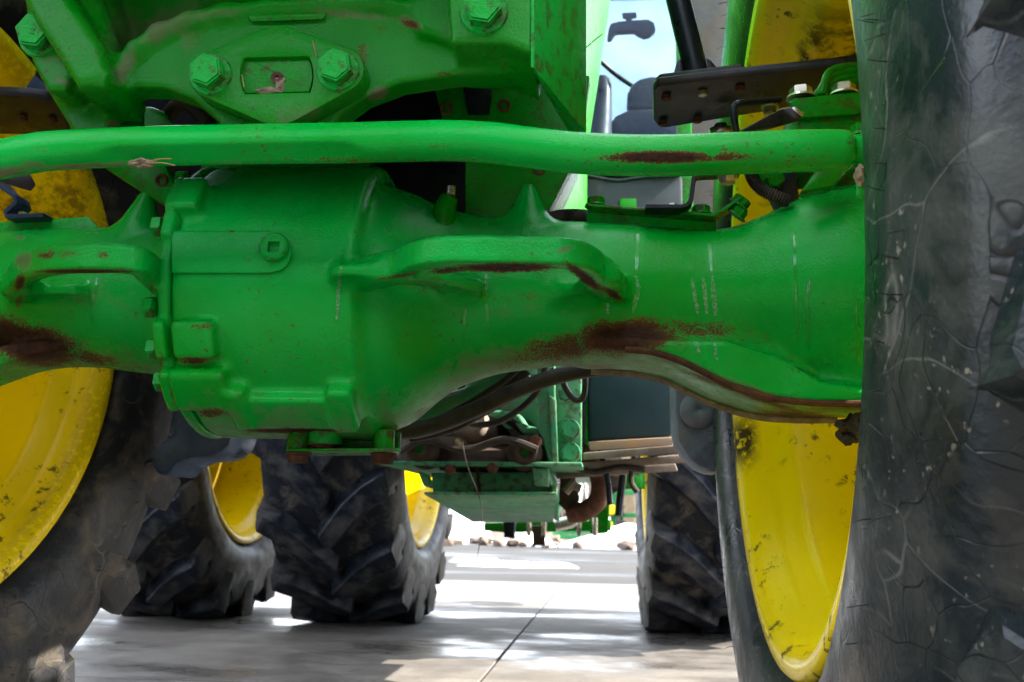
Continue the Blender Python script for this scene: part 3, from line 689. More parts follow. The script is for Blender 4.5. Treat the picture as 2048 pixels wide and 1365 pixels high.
# --- centre housing with the right trumpet
S = SDF((xS-.004, .96, DZ-.27), (.34, 1.52, DZ+.27), H)
S.add(lambda X, Y, Z: sd_cylx(X, Y, Z, xS, xR, YC, DZ, DR, .010), (xS, YC-DR, DZ-DR), (xR, YC+DR, DZ+DR))
S.add(*tube_fn([(640, 400, 850), (700, 392, 866), (782, 372, 866), (830, 387, 848), (870, 408, 808), (920, 425, 773), (1000, 437, 747), (1100, 441, 735), (1200, 445, 716),
                (1300, 453, 702), (1400, 462, 698), (1470, 455, 704), (1540, 424, 724), (1600, 394, 752), (1660, 374, 776), (1740, 362, 796), (1900, 356, 803)]), k=.022)
web = [(1180, 690), (1270, 700), (1350, 717), (1450, 766), (1550, 797), (1640, 806), (1740, 806), (1860, 806), (1860, 790), (1740, 786), (1640, 764), (1560, 718), (1450, 684), (1330, 684), (1250, 680), (1180, 676)]
S.add(*sd_prism(web, 1.217, 1.40, .006), k=.055)
# groove along the underside of the web
gz = [W(x, y, 1.215) for x, y in web[:8]]
0 and S.add(lambda X, Y, Z: np.maximum(np.maximum(abs(Y-1.315)-.045, (np.interp(X, [p.x for p in gz], [p.z for p in gz])-.02)-Z-.04)*1.0, Z-(np.interp(X, [p.x for p in gz], [p.z for p in gz])+.014)),
      (gz[0].x+.12, 1.25, DZ-.2), (gz[-1].x, 1.37, DZ-.05), k=.008, sub=True, pad=.0)
# loop in front of the trumpet
zl = W(1000, 506, 1.035).z
loopR = smooth_path([Wz(x, y, zl) for x, y in ((722, 552), (750, 541), (800, 529), (845, 510), (900, 503), (980, 503), (1070, 505), (1130, 507), (1170, 519), (1205, 548), (1250, 590), (1300, 640))], 4)
S.add(*sd_band(loopR, .0155, .012, .0015), k=.007)
# webs at the loop roots
for pts in (((700, 548), (760, 548), (850, 555), (930, 575)), ((1205, 560), (1180, 580), (1140, 590))):
    P = [Wz(x, y, zl-.006) for x, y in pts]
    S.add(*sd_band(P, .007, .022, .003), k=.022)
# horn
a, b = W(1056, 452, 1.27), W(1057, 385, 1.27)
S.add(lambda X, Y, Z: sd_cone(X, Y, Z, a, b, .034, .012), (a.x-.05, 1.2, a.z-.05), (a.x+.05, 1.35, b.z+.05), k=.018)
boss(S, 340, 424, 643, 722, .020); boss(S, 340, 452, 748, 826, .024)
boss(S, 340, 402, 352, 412, .020)
boss(S, 457, 494, 788, 868, .026, .010); boss(S, 656, 708, 786, 870, .026, .010); boss(S, 480, 680, 800, 862, .018, .010)
housing = S.mesh('axle_housing', 'green_paint'); del S
housing['label'] = 'rust flecked green differential housing and axle trumpet'
stain(housing, 'rust', [(1250, 674, 160, 52, -4, .92), (1140, 692, 190, 60, -10, .62), (1400, 660, 170, 34, 5, .58), (1080, 715, 190, 32, -10, .50), (980, 690, 330, 120, -12, .24),
      (1010, 536, 150, 13, 0, 1.0), (1170, 556, 70, 14, 36, .95), (1225, 588, 36, 12, 35, .9), (900, 540, 90, 12, -6, .75), (800, 552, 95, 8, -8, .62), (840, 575, 150, 30, 10, .42),
      (1200, 590, 70, 25, 0, .36), (585, 862, 135, 7, 0, 1.0), (390, 722, 60, 14, 0, .66), (400, 652, 60, 14, 0, .50), (420, 826, 55, 18, 0, .62), (500, 785, 60, 40, 0, .40), (560, 760, 260, 70, 0, .27),
      (1500, 790, 240, 12, 20, .7), (1600, 836, 150, 26, 4, .75), (1560, 745, 60, 26, 30, .30), (850, 800, 120, 90, -40, .33), (430, 600, 60, 60, 0, .22), (650, 520, 40, 200, 0, .18), (1000, 590, 220, 40, 0, .36)], 1.45)
stain(housing, 'dust', [(960, 775, 190, 26, -18, .80), (850, 840, 70, 40, -35, .85), (780, 870, 90, 16, 0, .7), (1150, 735, 180, 16, 0, .85), (1330, 722, 90, 14, 10, .85), (1550, 800, 300, 16, 22, .7), (1620, 843, 160, 16, 3, .75),
      (1000, 620, 210, 38, 0, .42), (860, 570, 110, 24, 12, .46), (585, 875, 240, 12, 0, .65), (700, 700, 60, 160, 0, .28), (1130, 500, 30, 10, -15, .85)], 1.45)
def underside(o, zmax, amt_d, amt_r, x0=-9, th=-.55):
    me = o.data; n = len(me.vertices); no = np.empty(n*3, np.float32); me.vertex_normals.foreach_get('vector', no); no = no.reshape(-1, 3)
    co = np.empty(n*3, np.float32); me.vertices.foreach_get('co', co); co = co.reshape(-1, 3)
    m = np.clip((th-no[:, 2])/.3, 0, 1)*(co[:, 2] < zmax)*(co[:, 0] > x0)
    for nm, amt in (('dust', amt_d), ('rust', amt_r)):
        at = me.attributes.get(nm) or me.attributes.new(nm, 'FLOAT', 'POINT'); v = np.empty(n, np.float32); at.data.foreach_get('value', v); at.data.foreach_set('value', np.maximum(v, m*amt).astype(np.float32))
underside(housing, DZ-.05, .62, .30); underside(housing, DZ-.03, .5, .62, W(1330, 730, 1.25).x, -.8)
# --- left trumpet with its bolted flange
S = SDF((-1.02, .96, DZ-.27), (xS+.002, 1.52, DZ+.27), H)
S.add(lambda X, Y, Z: sd_cylx(X, Y, Z, xL, xS-.0006, YC, DZ, DR+.001, .005), (xL, YC-DR, DZ-DR), (xS, YC+DR, DZ+DR))
S.add(*tube_fn([(-330, 350, 850), (-200, 372, 820), (-110, 420, 770), (-40, 455, 716), (0, 462, 708), (100, 458, 722), (200, 455, 735), (300, 455, 748), (360, 450, 752), (420, 430, 775)]), k=.022)
webl = [(120, 700), (60, 714), (0, 732), (-110, 772), (-300, 810), (-300, 770), (-110, 735), (0, 690), (60, 680), (120, 684)]
S.add(*sd_prism(webl[::-1], 1.215, 1.30, .007), k=.022)
zl2 = W(180, 516, 1.045).z
loopL = smooth_path([Wz(x, y, zl2) for x, y in ((330, 572), (310, 553), (288, 530), (262, 520), (200, 517), (120, 520), (70, 532), (38, 556), (40, 590), (70, 630))], 4)
S.add(*sd_band(loopL, .0155, .012, .0015), k=.007)
S.add(*sd_band([Wz(x, y, zl2-.006) for x, y in ((45, 575), (90, 585), (140, 585))], .007, .022, .003), k=.022)
a2, b2 = W(278, 470, 1.27), W(292, 402, 1.27)
S.add(lambda X, Y, Z: sd_cone(X, Y, Z, a2, b2, .034, .013), (a2.x-.05, 1.2, a2.z-.05), (a2.x+.05, 1.35, b2.z+.05), k=.018)
for py0, py1, h in ((352, 412, .018), (425, 470, .010), (643, 722, .018), (748, 826, .022)):
    R2 = DR+h; p, q = drum_pt(330, py0, R2), drum_pt(330, py1, R2); S.add(*cyl_box(xL, xS-.0006, theta(q), theta(p), h, .004), k=.010)
trump = S.mesh('axle_trumpet', 'green_paint'); del S
trump['label'] = 'left green axle trumpet with bolted flange and loop'
stain(trump, 'rust', [(60, 688, 150, 58, 12, .98), (0, 668, 110, 55, 0, .9), (170, 712, 120, 26, 14, .66), (250, 735, 120, 18, 5, .42), (160, 543, 150, 6, 0, .95), (40, 565, 14, 26, 20, .9), (40, 600, 14, 30, 30, .6),
      (303, 590, 6, 60, 0, .6), (120, 507, 80, 16, 0, .50), (90, 512, 40, 12, 0, .66), (205, 510, 20, 16, 0, .6), (322, 720, 12, 60, 0, .5), (345, 800, 12, 60, 0, .5), (200, 650, 160, 60, 0, .24)], 1.45)
stain(trump, 'dust', [(45, 520, 26, 30, 0, .8), (200, 600, 130, 40, 0, .40), (100, 735, 260, 14, 4, .65), (40, 475, 16, 8, 0, .8)], 1.45)
underside(trump, DZ-.05, .5, .34)
# --- flange bolts pointing left
for px, py, r in ((320, 440, .0125), (350, 375, .0115), (303, 616, .0125), (314, 706, .0125), (346, 776, .0125), (352, 340, .0115)):
    p = drum_pt(330, py, DR+.010); ctr = Vector((xL-.0005, p.y+.014*math.cos(theta(p)), p.z-.014*math.sin(theta(p))))
    bolt(ctr, (-1, 0, 0), r, .014, 'green_paint', trump, False, .15)
# --- thin cast lips along the lower web of the right trumpet
def lip(pts, Y0, r, mat):
    bm = bmesh.new(); sweep(bm, smooth_path([W(x, y, Y0) for x, y in pts], 6), r, 8); return bm_obj('casting_lip', bm, mat, housing, smooth=True)
lip([(1250, 699), (1300, 704), (1350, 718), (1400, 741), (1450, 767), (1500, 784), (1550, 798), (1640, 807), (1745, 807)], 1.2155, .0042, 'lip_rust')
LB = [W(x, y, 1.2155) for x, y in ((1180, 697), (1270, 702), (1350, 718), (1450, 767), (1550, 798), (1640, 807), (1745, 807))]
bm = bmesh.new(); sweep(bm, smooth_path([p+Vector((0, .182, -.001)) for p in LB], 6), .006, 8); bm_obj('casting_lip', bm, 'lip_tan', housing, smooth=True)
# --- curved plug pad
def drum_patch(name, rows, h, mat, par):
    """rows: (py, px0, px1) top to bottom"""
    bm = bmesh.new(); F_ = []; B_ = []
    for py, x0, x1 in rows:
        n = 10
        F_.append([bm.verts.new(drum_pt(x0+(x1-x0)*k/n, py, DR+h)) for k in range(n+1)])
    for v in F_:
        row = []
        for q in v:
            t = theta(q.co); row.append(bm.verts.new((q.co.x, YC-(DR-.004)*math.cos(t), DZ+(DR-.004)*math.sin(t))))
        B_.append(row)
    n = 10; m = len(rows)
    for i in range(m-1):
        for k in range(n):
            bm.faces.new((F_[i][k], F_[i+1][k], F_[i+1][k+1], F_[i][k+1])); bm.faces.new((B_[i][k], B_[i][k+1], B_[i+1][k+1], B_[i+1][k]))
        bm.faces.new((F_[i][0], B_[i][0], B_[i+1][0], F_[i+1][0])); bm.faces.new((F_[i][n], F_[i+1][n], B_[i+1][n], B_[i][n]))
    for k in range(n):
        bm.faces.new((F_[0][k], F_[0][k+1], B_[0][k+1], B_[0][k])); bm.faces.new((F_[-1][k], B_[-1][k], B_[-1][k+1], F_[-1][k+1]))
    bmesh.ops.remove_doubles(bm, verts=bm.verts, dist=.00005)
    return bm_obj(name, bm, mat, par, bevel=.0012, seg=2, angle=50)
rows = []
for k in range(17):
    py = 461+85*k/16; dy = (py-503.5)/42.5; rows.append((py, 343, 538+44*math.sqrt(max(0, 1-dy*dy))**.9))
pad = drum_patch('plug_pad', rows, .0052, 'green_paint', housing); stain(pad, 'rust', [(455, 463, 14, 5, 0, .8), (520, 515, 8, 26, 0, .75), (560, 470, 22, 8, 30, .6), (530, 535, 20, 8, 0, .5)])
# square drive plug
pc = drum_pt(551, 499, DR+.004); pn = Vector((0, -math.cos(theta(pc)), math.sin(theta(pc))))
bm = bmesh.new(); ro, hs = .0175, .0070
N = 32; outer = [(ro*math.cos(2*math.pi*k/N), ro*math.sin(2*math.pi*k/N)) for k in range(N)]
def sq(t):
    c, s_ = math.cos(t), math.sin(t); m = max(abs(c), abs(s_)); return hs*c/m, hs*s_/m
inner = [sq(2*math.pi*k/N+math.pi/4) for k in range(N)]
inner = [sq(2*math.pi*k/N) for k in range(N)]
def ring(pts, z): return [bm.verts.new((x, y, z)) for x, y in pts]
r0 = ring(outer, -.003); r1 = ring(outer, .0085); r1b = ring([(x*.93, y*.93) for x, y in outer], .0098); r1c = ring([(x*.78, y*.78) for x, y in outer], .0082); r2 = ring(inner, .0082); r3 = ring(inner, -.0022)
for A, B in ((r0, r1), (r1, r1b), (r1b, r1c), (r1c, r2), (r2, r3)):
    for k in range(N): bm.faces.new((A[k], A[(k+1) % N], B[(k+1) % N], B[k]))
bm.faces.new(r3); bm.transform(axis_mat(pc, pn))
plug = bm_obj('level_plug', bm, 'green_paint', housing, smooth=True); plug['label'] = 'round green plug with a square drive hole'
# drips: thin wet runs draped on the castings
def drape(objs):
    V = []; Fq = []; b = 0
    for o in objs:
        V += [v.co.copy() for v in o.data.vertices]; Fq += [tuple(b+i for i in p.vertices) for p in o.data.polygons]; b = len(V)
    return BVHTree.FromPolygons(V, Fq)
bvh = drape([housing, trump])
s = NT('wet_run'); s.base((.0004, .29, .012)); s.rough(.16)
s = NT('glint_run'); s.base(s.mix(s.rng(s.noise(330, 3, .6), .45, .6), (.002, .24, .02), (.14, .32, .17))); s.rough(.3)  # pale flecks paint the sky glints of the wet runs into the colour
def run(path, wpx, mat, name='water_run'):
    bm = bmesh.new(); P = []
    for (x0, y0), (x1, y1) in zip(path, path[1:]):
        n = max(2, int(abs(y1-y0)/6))
        for k in range(n): t = k/n; P.append((x0+(x1-x0)*t+random.uniform(-.8, .8), y0+(y1-y0)*t))
    P.append(path[-1]); prev = None
    for i, (x, y) in enumerate(P):
        e = min(i, len(P)-1-i); ww = wpx*(.55+.45*min(1, e/3))*random.uniform(.75, 1.15); row = []
        for q in (-1, 0, 1):
            d = ray(x+q*ww/2, y).normalized(); hit = bvh.ray_cast(CAM, d)
            if hit[0] is None: row = None; break
            row.append(bm.verts.new(hit[0]+hit[1]*.0004 - d*.0003))
        if row and prev:
            for a, b in ((0, 1), (1, 2)): bm.faces.new((prev[a], prev[b], row[b], row[a]))
        prev = row
    if len(bm.faces): return bm_obj(name, bm, mat, housing if path[0][0] > 335 else trump, smooth=True)
    bm.free()
for pth, w_, m_ in (([(1276, 462), (1272, 550)], 7, 'wet_run'), ([(1272, 552), (1277, 575), (1266, 626)], 9, 'glint_run'), ([(1366, 478), (1384, 560)], 9, 'wet_run'), ([(1383, 556), (1396, 628)], 8, 'glint_run'),
        ([(1406, 556), (1414, 628)], 8, 'glint_run'), ([(1417, 470), (1424, 552)], 7, 'wet_run'), ([(1424, 552), (1431, 632)], 9, 'glint_run'),
        ([(1392, 684), (1398, 708)], 9, 'glint_run'), ([(1428, 686), (1434, 722)], 8, 'glint_run'), ([(1215, 606), (1216, 628)], 8, 'glint_run'),
        ([(1619, 554), (1616, 590)], 7, 'glint_run'), ([(1614, 592), (1618, 700)], 6, 'wet_run'), ([(1588, 470), (1596, 690)], 6, 'wet_run'),
        ([(973, 548), (972, 590)], 7, 'glint_run'), ([(971, 590), (978, 660)], 6, 'wet_run'), ([(932, 612), (926, 690)], 6, 'wet_run'), ([(914, 720), (903, 752)], 9, 'wet_run'),
        ([(685, 500), (680, 560)], 7, 'wet_run'), ([(680, 545), (674, 640)], 7, 'glint_run'), ([(176, 560), (180, 610), (186, 650)], 5, 'wet_run'), ([(195, 556), (184, 612)], 5, 'wet_run'), ([(1712, 610), (1717, 730)], 5, 'wet_run')):
    run(pth, w_, m_)

# ------------------------------------------------------------------ track rod
CL = [(-160, 345), (-60, 330), (0, 320), (60, 308), (120, 301), (300, 293), (500, 289), (700, 286), (820, 283), (900, 282), (980, 286), (1060, 296), (1150, 306), (1250, 311), (1350, 311), (1500, 306), (1600, 302), (1684, 302)]
TY = .965
TRR = (W(500, 250, TY)-W(500, 326, TY)).length/2
def clip_rod(t, off, r):
    x = t
    if .265 < x < .425:
        k = min(1, (x-.265)/.012, (.425-x)/.012); n = Vector((0, -.62, -.78)); d = off.dot(n); lim = r*(1-.2*k)
        if d > lim: off = off-n*(d-lim)
    return off
rod = tube('track_rod', [W(x, y, TY) for x, y in CL], TRR, 'green_paint', TR, 40, 14, clip=clip_rod)
rod['label'] = 'bent green track rod with a long rust streak'
stain(rod, 'rust', [(1320, 315, 150, 17, 0, 1.05), (1450, 314, 130, 15, -1, .66), (1600, 318, 100, 24, 0, .46), (700, 320, 500, 12, 0, .45), (880, 292, 45, 12, 0, .5), (80, 300, 60, 20, 0, .45), (1240, 316, 70, 13, 0, .75)])
stain(rod, 'dust', [(10, 345, 70, 16, -8, 1.0), (170, 332, 140, 8, -3, .95), (285, 326, 26, 10, 0, 1.1), (500, 324, 240, 8, 0, .5), (60, 330, 40, 12, 0, .7)])
blob('mud_clump', W(283, 327, TY-TRR*.9), (.012, .006, .0045), 'mud', rod, 2, .5)
for x0, y0, x1, y1 in ((292, 325, 343, 318), (296, 327, 350, 331), (262, 327, 300, 333)):
    tube('straw', [W(x0, y0, TY-TRR*1.02), W((x0+x1)/2, (y0+y1)/2-3, TY-TRR*1.06), W(x1, y1, TY-TRR*1.0)], .0006, 'straw', rod, 5)
# rounded rod end and threaded joint
e = W(1684, 302, TY)
tube('rod_cap', [e+Vector((-.004, 0, 0)), e+Vector((.002, 0, 0)), e+Vector((.006, 0, 0)), e+Vector((.009, .000, 0))], [TRR*.999, TRR*.985, TRR*.93, TRR*.80], 'green_paint', rod, 32, 1, False)
ctr = W(1684, 304, TY+.004); rad = []; pts = []
for k in range(61):
    pts.append(ctr+Vector((.001*k-.004, 0, 0))); rad.append(.0172 if k < 22 else .0185+.0011*math.sin(k*2.1))
bm = bmesh.new(); sweep(bm, pts, rad, 24); o = bm_obj('threaded_joint', bm, 'green_paint', rod, smooth=True)
bolt(W(1722, 274, TY+.01), (0, 0, 1), .009, .012, 'green_frame', rod, True)
hull('clamp_tab', [(1712, 345, TY-.012), (1734, 340, TY-.012), (1712, 395, TY-.008), (1732, 402, TY-.008), (1712, 345, TY+.01), (1734, 340, TY+.01), (1712, 395, TY+.01), (1732, 402, TY+.01)], 'green_paint', rod, .002)
blob('mud_clump', W(1722, 352, TY-.010), (.006, .005, .010), 'mud', rod, 3, .5)

# ------------------------------------------------------------------ front support casting
S = SDF((-.72, .90, .80), (.02, 1.16, 1.12), .003)
FY = 1.00
main = [(30, -200), (55, 60), (62, 120), (95, 183), (222, 179), (275, 175), (330, 176), (385, 197), (430, 235), (448, 258), (660, 258), (680, 228), (730, 193), (800, 166), (900, 151), (1066, 141), (1068, -200)]
S.add(*sd_prism(main, FY, 1.036, .004), k=.006, pad=.03)
for lowl in ([(62, 60), (95, 183), (150, 272), (215, 272), (214, 190), (214, -200), (62, -200)], [(120, 40), (1070, 40), (1070, -200), (120, -200)], [(452, 262), (480, 190), (620, 190), (650, 262)]):
    S.add(*sd_prism(lowl, 1.03, 1.13, .004, 1.03), k=.006, pad=.03)
# pocket in the upper middle
pk = [(232, 168), (262, 120), (300, 82), (360, 48), (430, 28), (520, 14), (660, 8), (800, 4), (850, -40), (850, -260), (120, -260), (215, 60)]
S.add(*sd_prism(pk, .80, 1.085, .006, FY), k=.02, sub=True, pad=.03)
rid = [W(x, y, FY+.002) for x, y in ((212, 178), (240, 138), (275, 102), (320, 68), (380, 44), (450, 28), (540, 18), (650, 12), (760, 8), (822, 20), (852, 62))]
for p, q in zip(rid, rid[1:]):
    lo = [min(p[i], q[i])-.02 for i in range(3)]; hi = [max(p[i], q[i])+.02 for i in range(3)]
    S.add(lambda X, Y, Z, p=p, q=q: sd_cone(X, Y, Z, p, q, .0105, .0105), lo, hi, k=.010, pad=.02)
# diagonal rib at the left
S.add(*sd_prism([(20, -60), (110, -60), (205, 90), (222, 150), (212, 182), (160, 183), (128, 130), (75, 50)], .955, 1.06, .012, .965), k=.012, pad=.03)
# ear that carries the left bolt
S.add(*sd_prism([(62, 98), (140, 96), (150, 130), (130, 182), (96, 182), (64, 125)], .985, 1.06, .005), k=.008, pad=.03)
# block that carries the right bolt
S.add(*sd_prism([(878, -200), (902, 86), (1010, 86), (1066, 108), (1068, -200)], .945, 1.06, .006), k=.010, pad=.03)
S.add(*sd_prism([(820, -60), (838, 62), (905, 88), (1066, 140), (1068, -200), (820, -200)], .985, 1.06, .008), k=.010, pad=.03)
frame = S.mesh('front_support', 'green_frame'); del S
frame['label'] = 'dark green cast front support with bolts and dried mud'
stain(frame, 'dust', [(250, 60, 60, 90, 20, .62), (330, 50, 110, 40, -25, .78), (250, 130, 24, 60, 25, .9), (420, 30, 120, 16, -8, .55), (380, 80, 60, 60, 0, .40), (700, 30, 130, 14, 5, .66), (820, 45, 40, 16, 30, .7), (122, 162, 24, 10, 20, .95), (755, 190, 34, 20, -25, .95),
      (720, 130, 20, 70, 10, .6), (225, 250, 20, 14, 0, .9), (110, 118, 50, 10, 0, .6), (90, 125, 22, 8, 0, .6), (620, 240, 110, 14, -25, .8), (150, 30, 50, 80, -30, .3)])
stain(frame, 'rust', [(725, 110, 24, 70, 5, .52), (780, 60, 90, 30, 5, .42), (820, 48, 40, 12, 20, .7), (400, 70, 60, 30, -30, .42), (900, 148, 60, 8, 0, .55), (640, 28, 60, 10, 0, .55)])
# flared side cheek
hull('side_cheek', [(1068, -220, .953), (1068, 138, .953), (1174, -220, 1.10), (1152, 264, 1.10), (1174, 268, 1.10), (1064, -220, 1.0), (1064, 140, 1.0), (1140, 272, 1.13), (1140, -220, 1.13), (1062, 138, 1.0)], 'green_paint', frame, .003)
hull('edge_bead', [(1061, -200, .944), (1069, -200, .944), (1061, 136, .944), (1069, 138, .944), (1062, -200, .965), (1071, -200, .965), (1062, 136, .965), (1071, 138, .965)], 'green_paint', frame, .002)
for px, py, yy, r in ((82, 68, .986, .0185), (968, 20, .944, .0185)):
    bolt(W(px, py+6, yy), (0.02, -1, -.06), r, .020, 'green_paint', frame, True, .35)
hull('cast_slot_bar', [(x, y, q) for x, y in ((492, 28), (655, 24), (648, 40), (500, 45)) for q in (.994, 1.01)], 'green_frame', frame, .003)
def mark(txt, px, py, yy, size, rot, par):
    cu = bpy.data.curves.new('grade_mark', 'FONT'); cu.body = txt; cu.size = size; cu.extrude = .0005; cu.align_x = 'CENTER'; cu.align_y = 'CENTER'
    t = bpy.data.objects.new('t', cu); COL.objects.link(t); bpy.context.view_layer.update(); me = bpy.data.meshes.new_from_object(t.evaluated_get(bpy.context.evaluated_depsgraph_get())); bpy.data.objects.remove(t)
    o = link('grade_mark', me, 'green_frame', par)
    p = W(px, py, yy); o.matrix_basis = Matrix.Translation(p) @ Matrix.Rotation(R_(90), 4, 'X') @ Matrix.Rotation(R_(rot), 4, 'Z')
mark('10.9', 66, 58, .965, .0085, 80, frame); mark('10.9', 944, 14, .9235, .0085, 80, frame); mark('9', 984, 6, .9235, .0085, -60, frame)
# pivot plate
def arc(cx, cy, r, a0, a1, n=10): return [(cx+r*math.cos(R_(a0+(a1-a0)*k/n)), cy+r*math.sin(R_(a0+(a1-a0)*k/n))) for k in range(n+1)]
PY = .972
pl = arc(422, 150, 46, 118, 238)+arc(556, 132, 82, 238, 302)+arc(682, 138, 46, 302, 422)+arc(553, 166, 84, 62, 118)
def prism_hole(name, outer, hole, Y0, Y1, mat, par, bevel):
    bm = bmesh.new(); n = len(outer)
    # bridge outline and hole by matching angles
    cx = sum(p[0] for p in hole)/len(hole); cy = sum(p[1] for p in hole)/len(hole)
    def resample(poly, m):
        out = []
        for k in range(m):
            a = 2*math.pi*k/m; d = (math.cos(a), math.sin(a)); best = None
            for i in range(len(poly)):
                (x1, y1), (x2, y2) = poly[i-1], poly[i]; ex, ey = x2-x1, y2-y1; den = d[0]*ey-d[1]*ex
                if abs(den) < 1e-9: continue
                t = ((x1-cx)*ey-(y1-cy)*ex)/den; u = ((x1-cx)*d[1]-(y1-cy)*d[0])/den
                if t > 0 and -1e-6 <= u <= 1+1e-6 and (best is None or t > best): best = t
            out.append((cx+d[0]*best, cy+d[1]*best))
        return out
    m = 120; o, h = resample(outer, m), resample(hole, m)
    off = Vector((0, Y1-Y0, 0))
    A = [bm.verts.new(W(x, y, Y0)) for x, y in o]; B = [bm.verts.new(W(x, y, Y0)) for x, y in h]; C = [bm.verts.new(v.co+off) for v in A]; D = [bm.verts.new(v.co+off) for v in B]
    for k in range(m):
        j = (k+1) % m
        bm.faces.new((A[k], A[j], B[j], B[k])); bm.faces.new((A[k], C[k], C[j], A[j])); bm.faces.new((B[k], B[j], D[j], D[k]))
    return bm_obj(name, bm, mat, par, bevel=bevel, angle=45, seg=2)
slot = [(487, 116), (618, 113)]+arc(540, 151, 86, -25, 25, 8)+[(617, 184), (488, 187)]+arc(566, 151, 86, 155, 205, 8)
pivot = prism_hole('pivot_plate', pl, slot, PY, FY+.012, 'green_frame', TR, .002)
pivot['label'] = 'lozenge shaped green pivot plate with two bolts'
stain(pivot, 'dust', [(590, 235, 90, 10, -20, .7), (470, 200, 20, 20, 0, .4)])
pf = prism('pin_end', [(x*.975+553*.025, y*.975+150*.025) for x, y in slot], PY+.006, FY+.01, 'green_frame', pivot, .0015)
me = lathe_mesh([(-.0016, .0025), (-.0016, .0062), (.003, .0066), (.003, .0025)], 'Z', 20); fix_normals(me); o = link('pin_hole_rim', me, 'rusty_steel', pivot); o.matrix_basis = axis_mat(W(555, 157, PY+.0055), (0, -1, 0))
me = lathe_mesh([(-.001, .0001), (-.001, .0058), (.001, .0058), (.001, .0001)], 'Z', 20); fix_normals(me); o = link('pin_hole', me, 'dirt_dark', pivot); o.matrix_basis = axis_mat(W(555, 157, PY+.005), (0, -1, 0))
blob('mud_clump', W(538, 182, PY+.005), (.013, .003, .0035), 'mud', pivot, 4, .6); blob('mud_clump', W(560, 168, PY+.005), (.005, .003, .008), 'mud', pivot, 8, .6)
for px, py in ((420, 146), (674, 137)): bolt(W(px+3, py+6, PY), (0, -1, -.04), .0172, .019, 'green_paint', pivot, True, .18)
for a0, a1 in (((625, 82), (633, 114)), ((484, 150), (488, 175))):
    tube('straw', [W(*a0, PY-.001), W(*a1, PY-.001)], .0007, 'straw', pivot, 5, smoothp=False)
# --- webs and bolster between support and axle, seen through the arches
bol = prism('bolster', [(430, 240), (700, 240), (740, 330), (760, 430), (700, 460), (420, 460), (380, 420), (400, 330)], 1.30, 1.42, 'green_frame', TR, .006)
prism('web_plate', [(862, 150), (1180, 150), (1160, 300), (1095, 425), (1000, 470), (930, 470), (930, 300), (885, 240)], 1.27, 1.30, 'green_frame', TR, .003)
prism('web_plate', [(190, 270), (330, 330), (362, 400), (350, 420), (300, 395), (200, 330)], 1.26, 1.285, 'green_frame', TR, .003)
prism('web_plate', [(925, 170), (985, 170), (978, 228), (935, 228)], 1.262, 1.268, 'black_plain', TR, .001)
hull('cavity_shade_plate', [(x, y, q) for x, y in ((160, 100), (1160, 100), (1100, 470), (330, 470)) for q in (1.62, 1.66)], 'black_plain', TR, .004)  # black sheet: its colour supplies the shade of the cavities behind the arches
hull('inner_bracket', [(x, y, q) for x, y in ((230, 235), (300, 212), (330, 225), (360, 262), (300, 300), (240, 290)) for q in (1.3, 1.4)], 'green_frame', TR, .008)
for px, py, yy in ((893, 217, 1.268), (1008, 212, 1.268), (1078, 338, 1.268), (323, 361, 1.258)):
    me = lathe_mesh([(-.002, .0045), (.0015, .005), (.0022, .0088), (-.002, .0095)], 'Z', 18); fix_normals(me); o = link('rivet', me, 'rusty_steel', bol, True); o.matrix_basis = axis_mat(W(px, py, yy), (0, -1, -.4))
tube('pipe_elbow', [W(885, 470, 1.22), W(890, 420, 1.22), W(900, 395, 1.22)], [.016, .015, .011], 'green_frame', bol)
tube('grease_fitting', [W(902, 392, 1.22), W(903, 374, 1.22)], .006, 'zinc', bol, smoothp=False)
tube('inner_hose', [W(330, 240, 1.42), W(370, 205, 1.38), W(420, 250, 1.36)], .012, 'hose', bol)
#@@DETAILS
# ------------------------------------------------------------------ fender supports and steering parts at the right
def level_plate(name, pts, z, th, mat, par=TR, bevel=.003): return prism_w(name, [Wz(x, y, z) for x, y in pts], (0, 0, th), mat, par, bevel)
zp = W(1310, 172, 1.36).z
plate = level_plate('fender_plate', [(1306, 182), (1316, 172), (1500, 150), (1660, 134), (1760, 120), (1790, 190), (1640, 204), (1520, 226), (1330, 257), (1316, 254), (1306, 240)], zp, .014, 'black_paint', TR, .003)
plate['label'] = 'rusty black fender mounting plate on the right'
level_plate('top_plate', [(1311, 168), (1320, 160), (1485, 140), (1494, 148), (1490, 190), (1325, 215), (1312, 205)], zp+.0145, .010, 'black_paint', plate, .002)
for px, py, m_ in ((1332, 190, 'rusty_steel'), (1405, 181, 'zinc'), (1480, 172, 'rusty_steel'), (1325, 241, 'rusty_steel'), (1395, 235, 'rusty_steel')):
    bolt(Wz(px, py, zp), (0, 0, -1), .0068, .008, m_, plate, False)
for px, py in ((1548, 142), (1628, 132)): bolt(Wz(px, py, zp+.0145)+Vector((0, .03, 0)), (0, 0, 1), .011, .014, 'green_frame', plate, True)
bolt(Wz(1325, 178, zp+.025), (0, 0, 1), .009, .010, 'black_paint', plate, False)
pb = Wz(1398, 172, zp+.024)
tube('fender_post', [pb, pb+Vector((-.025, .0, .12)), pb+Vector((-.050, .0, .24)), pb+Vector((-.085, 0, .42))], .0185, 'black_plain', TR, 24)
for sx in (-1, 1):
    q = pb+Vector((sx*.019, -.01, 0)); prism_w('gusset', [q, q+Vector((sx*.024, -.004, 0)), q+Vector((sx*.006-.008, 0, .036)), q+Vector((-.008, 0, .04))], (0, .008, 0), 'black_plain', plate, .001)
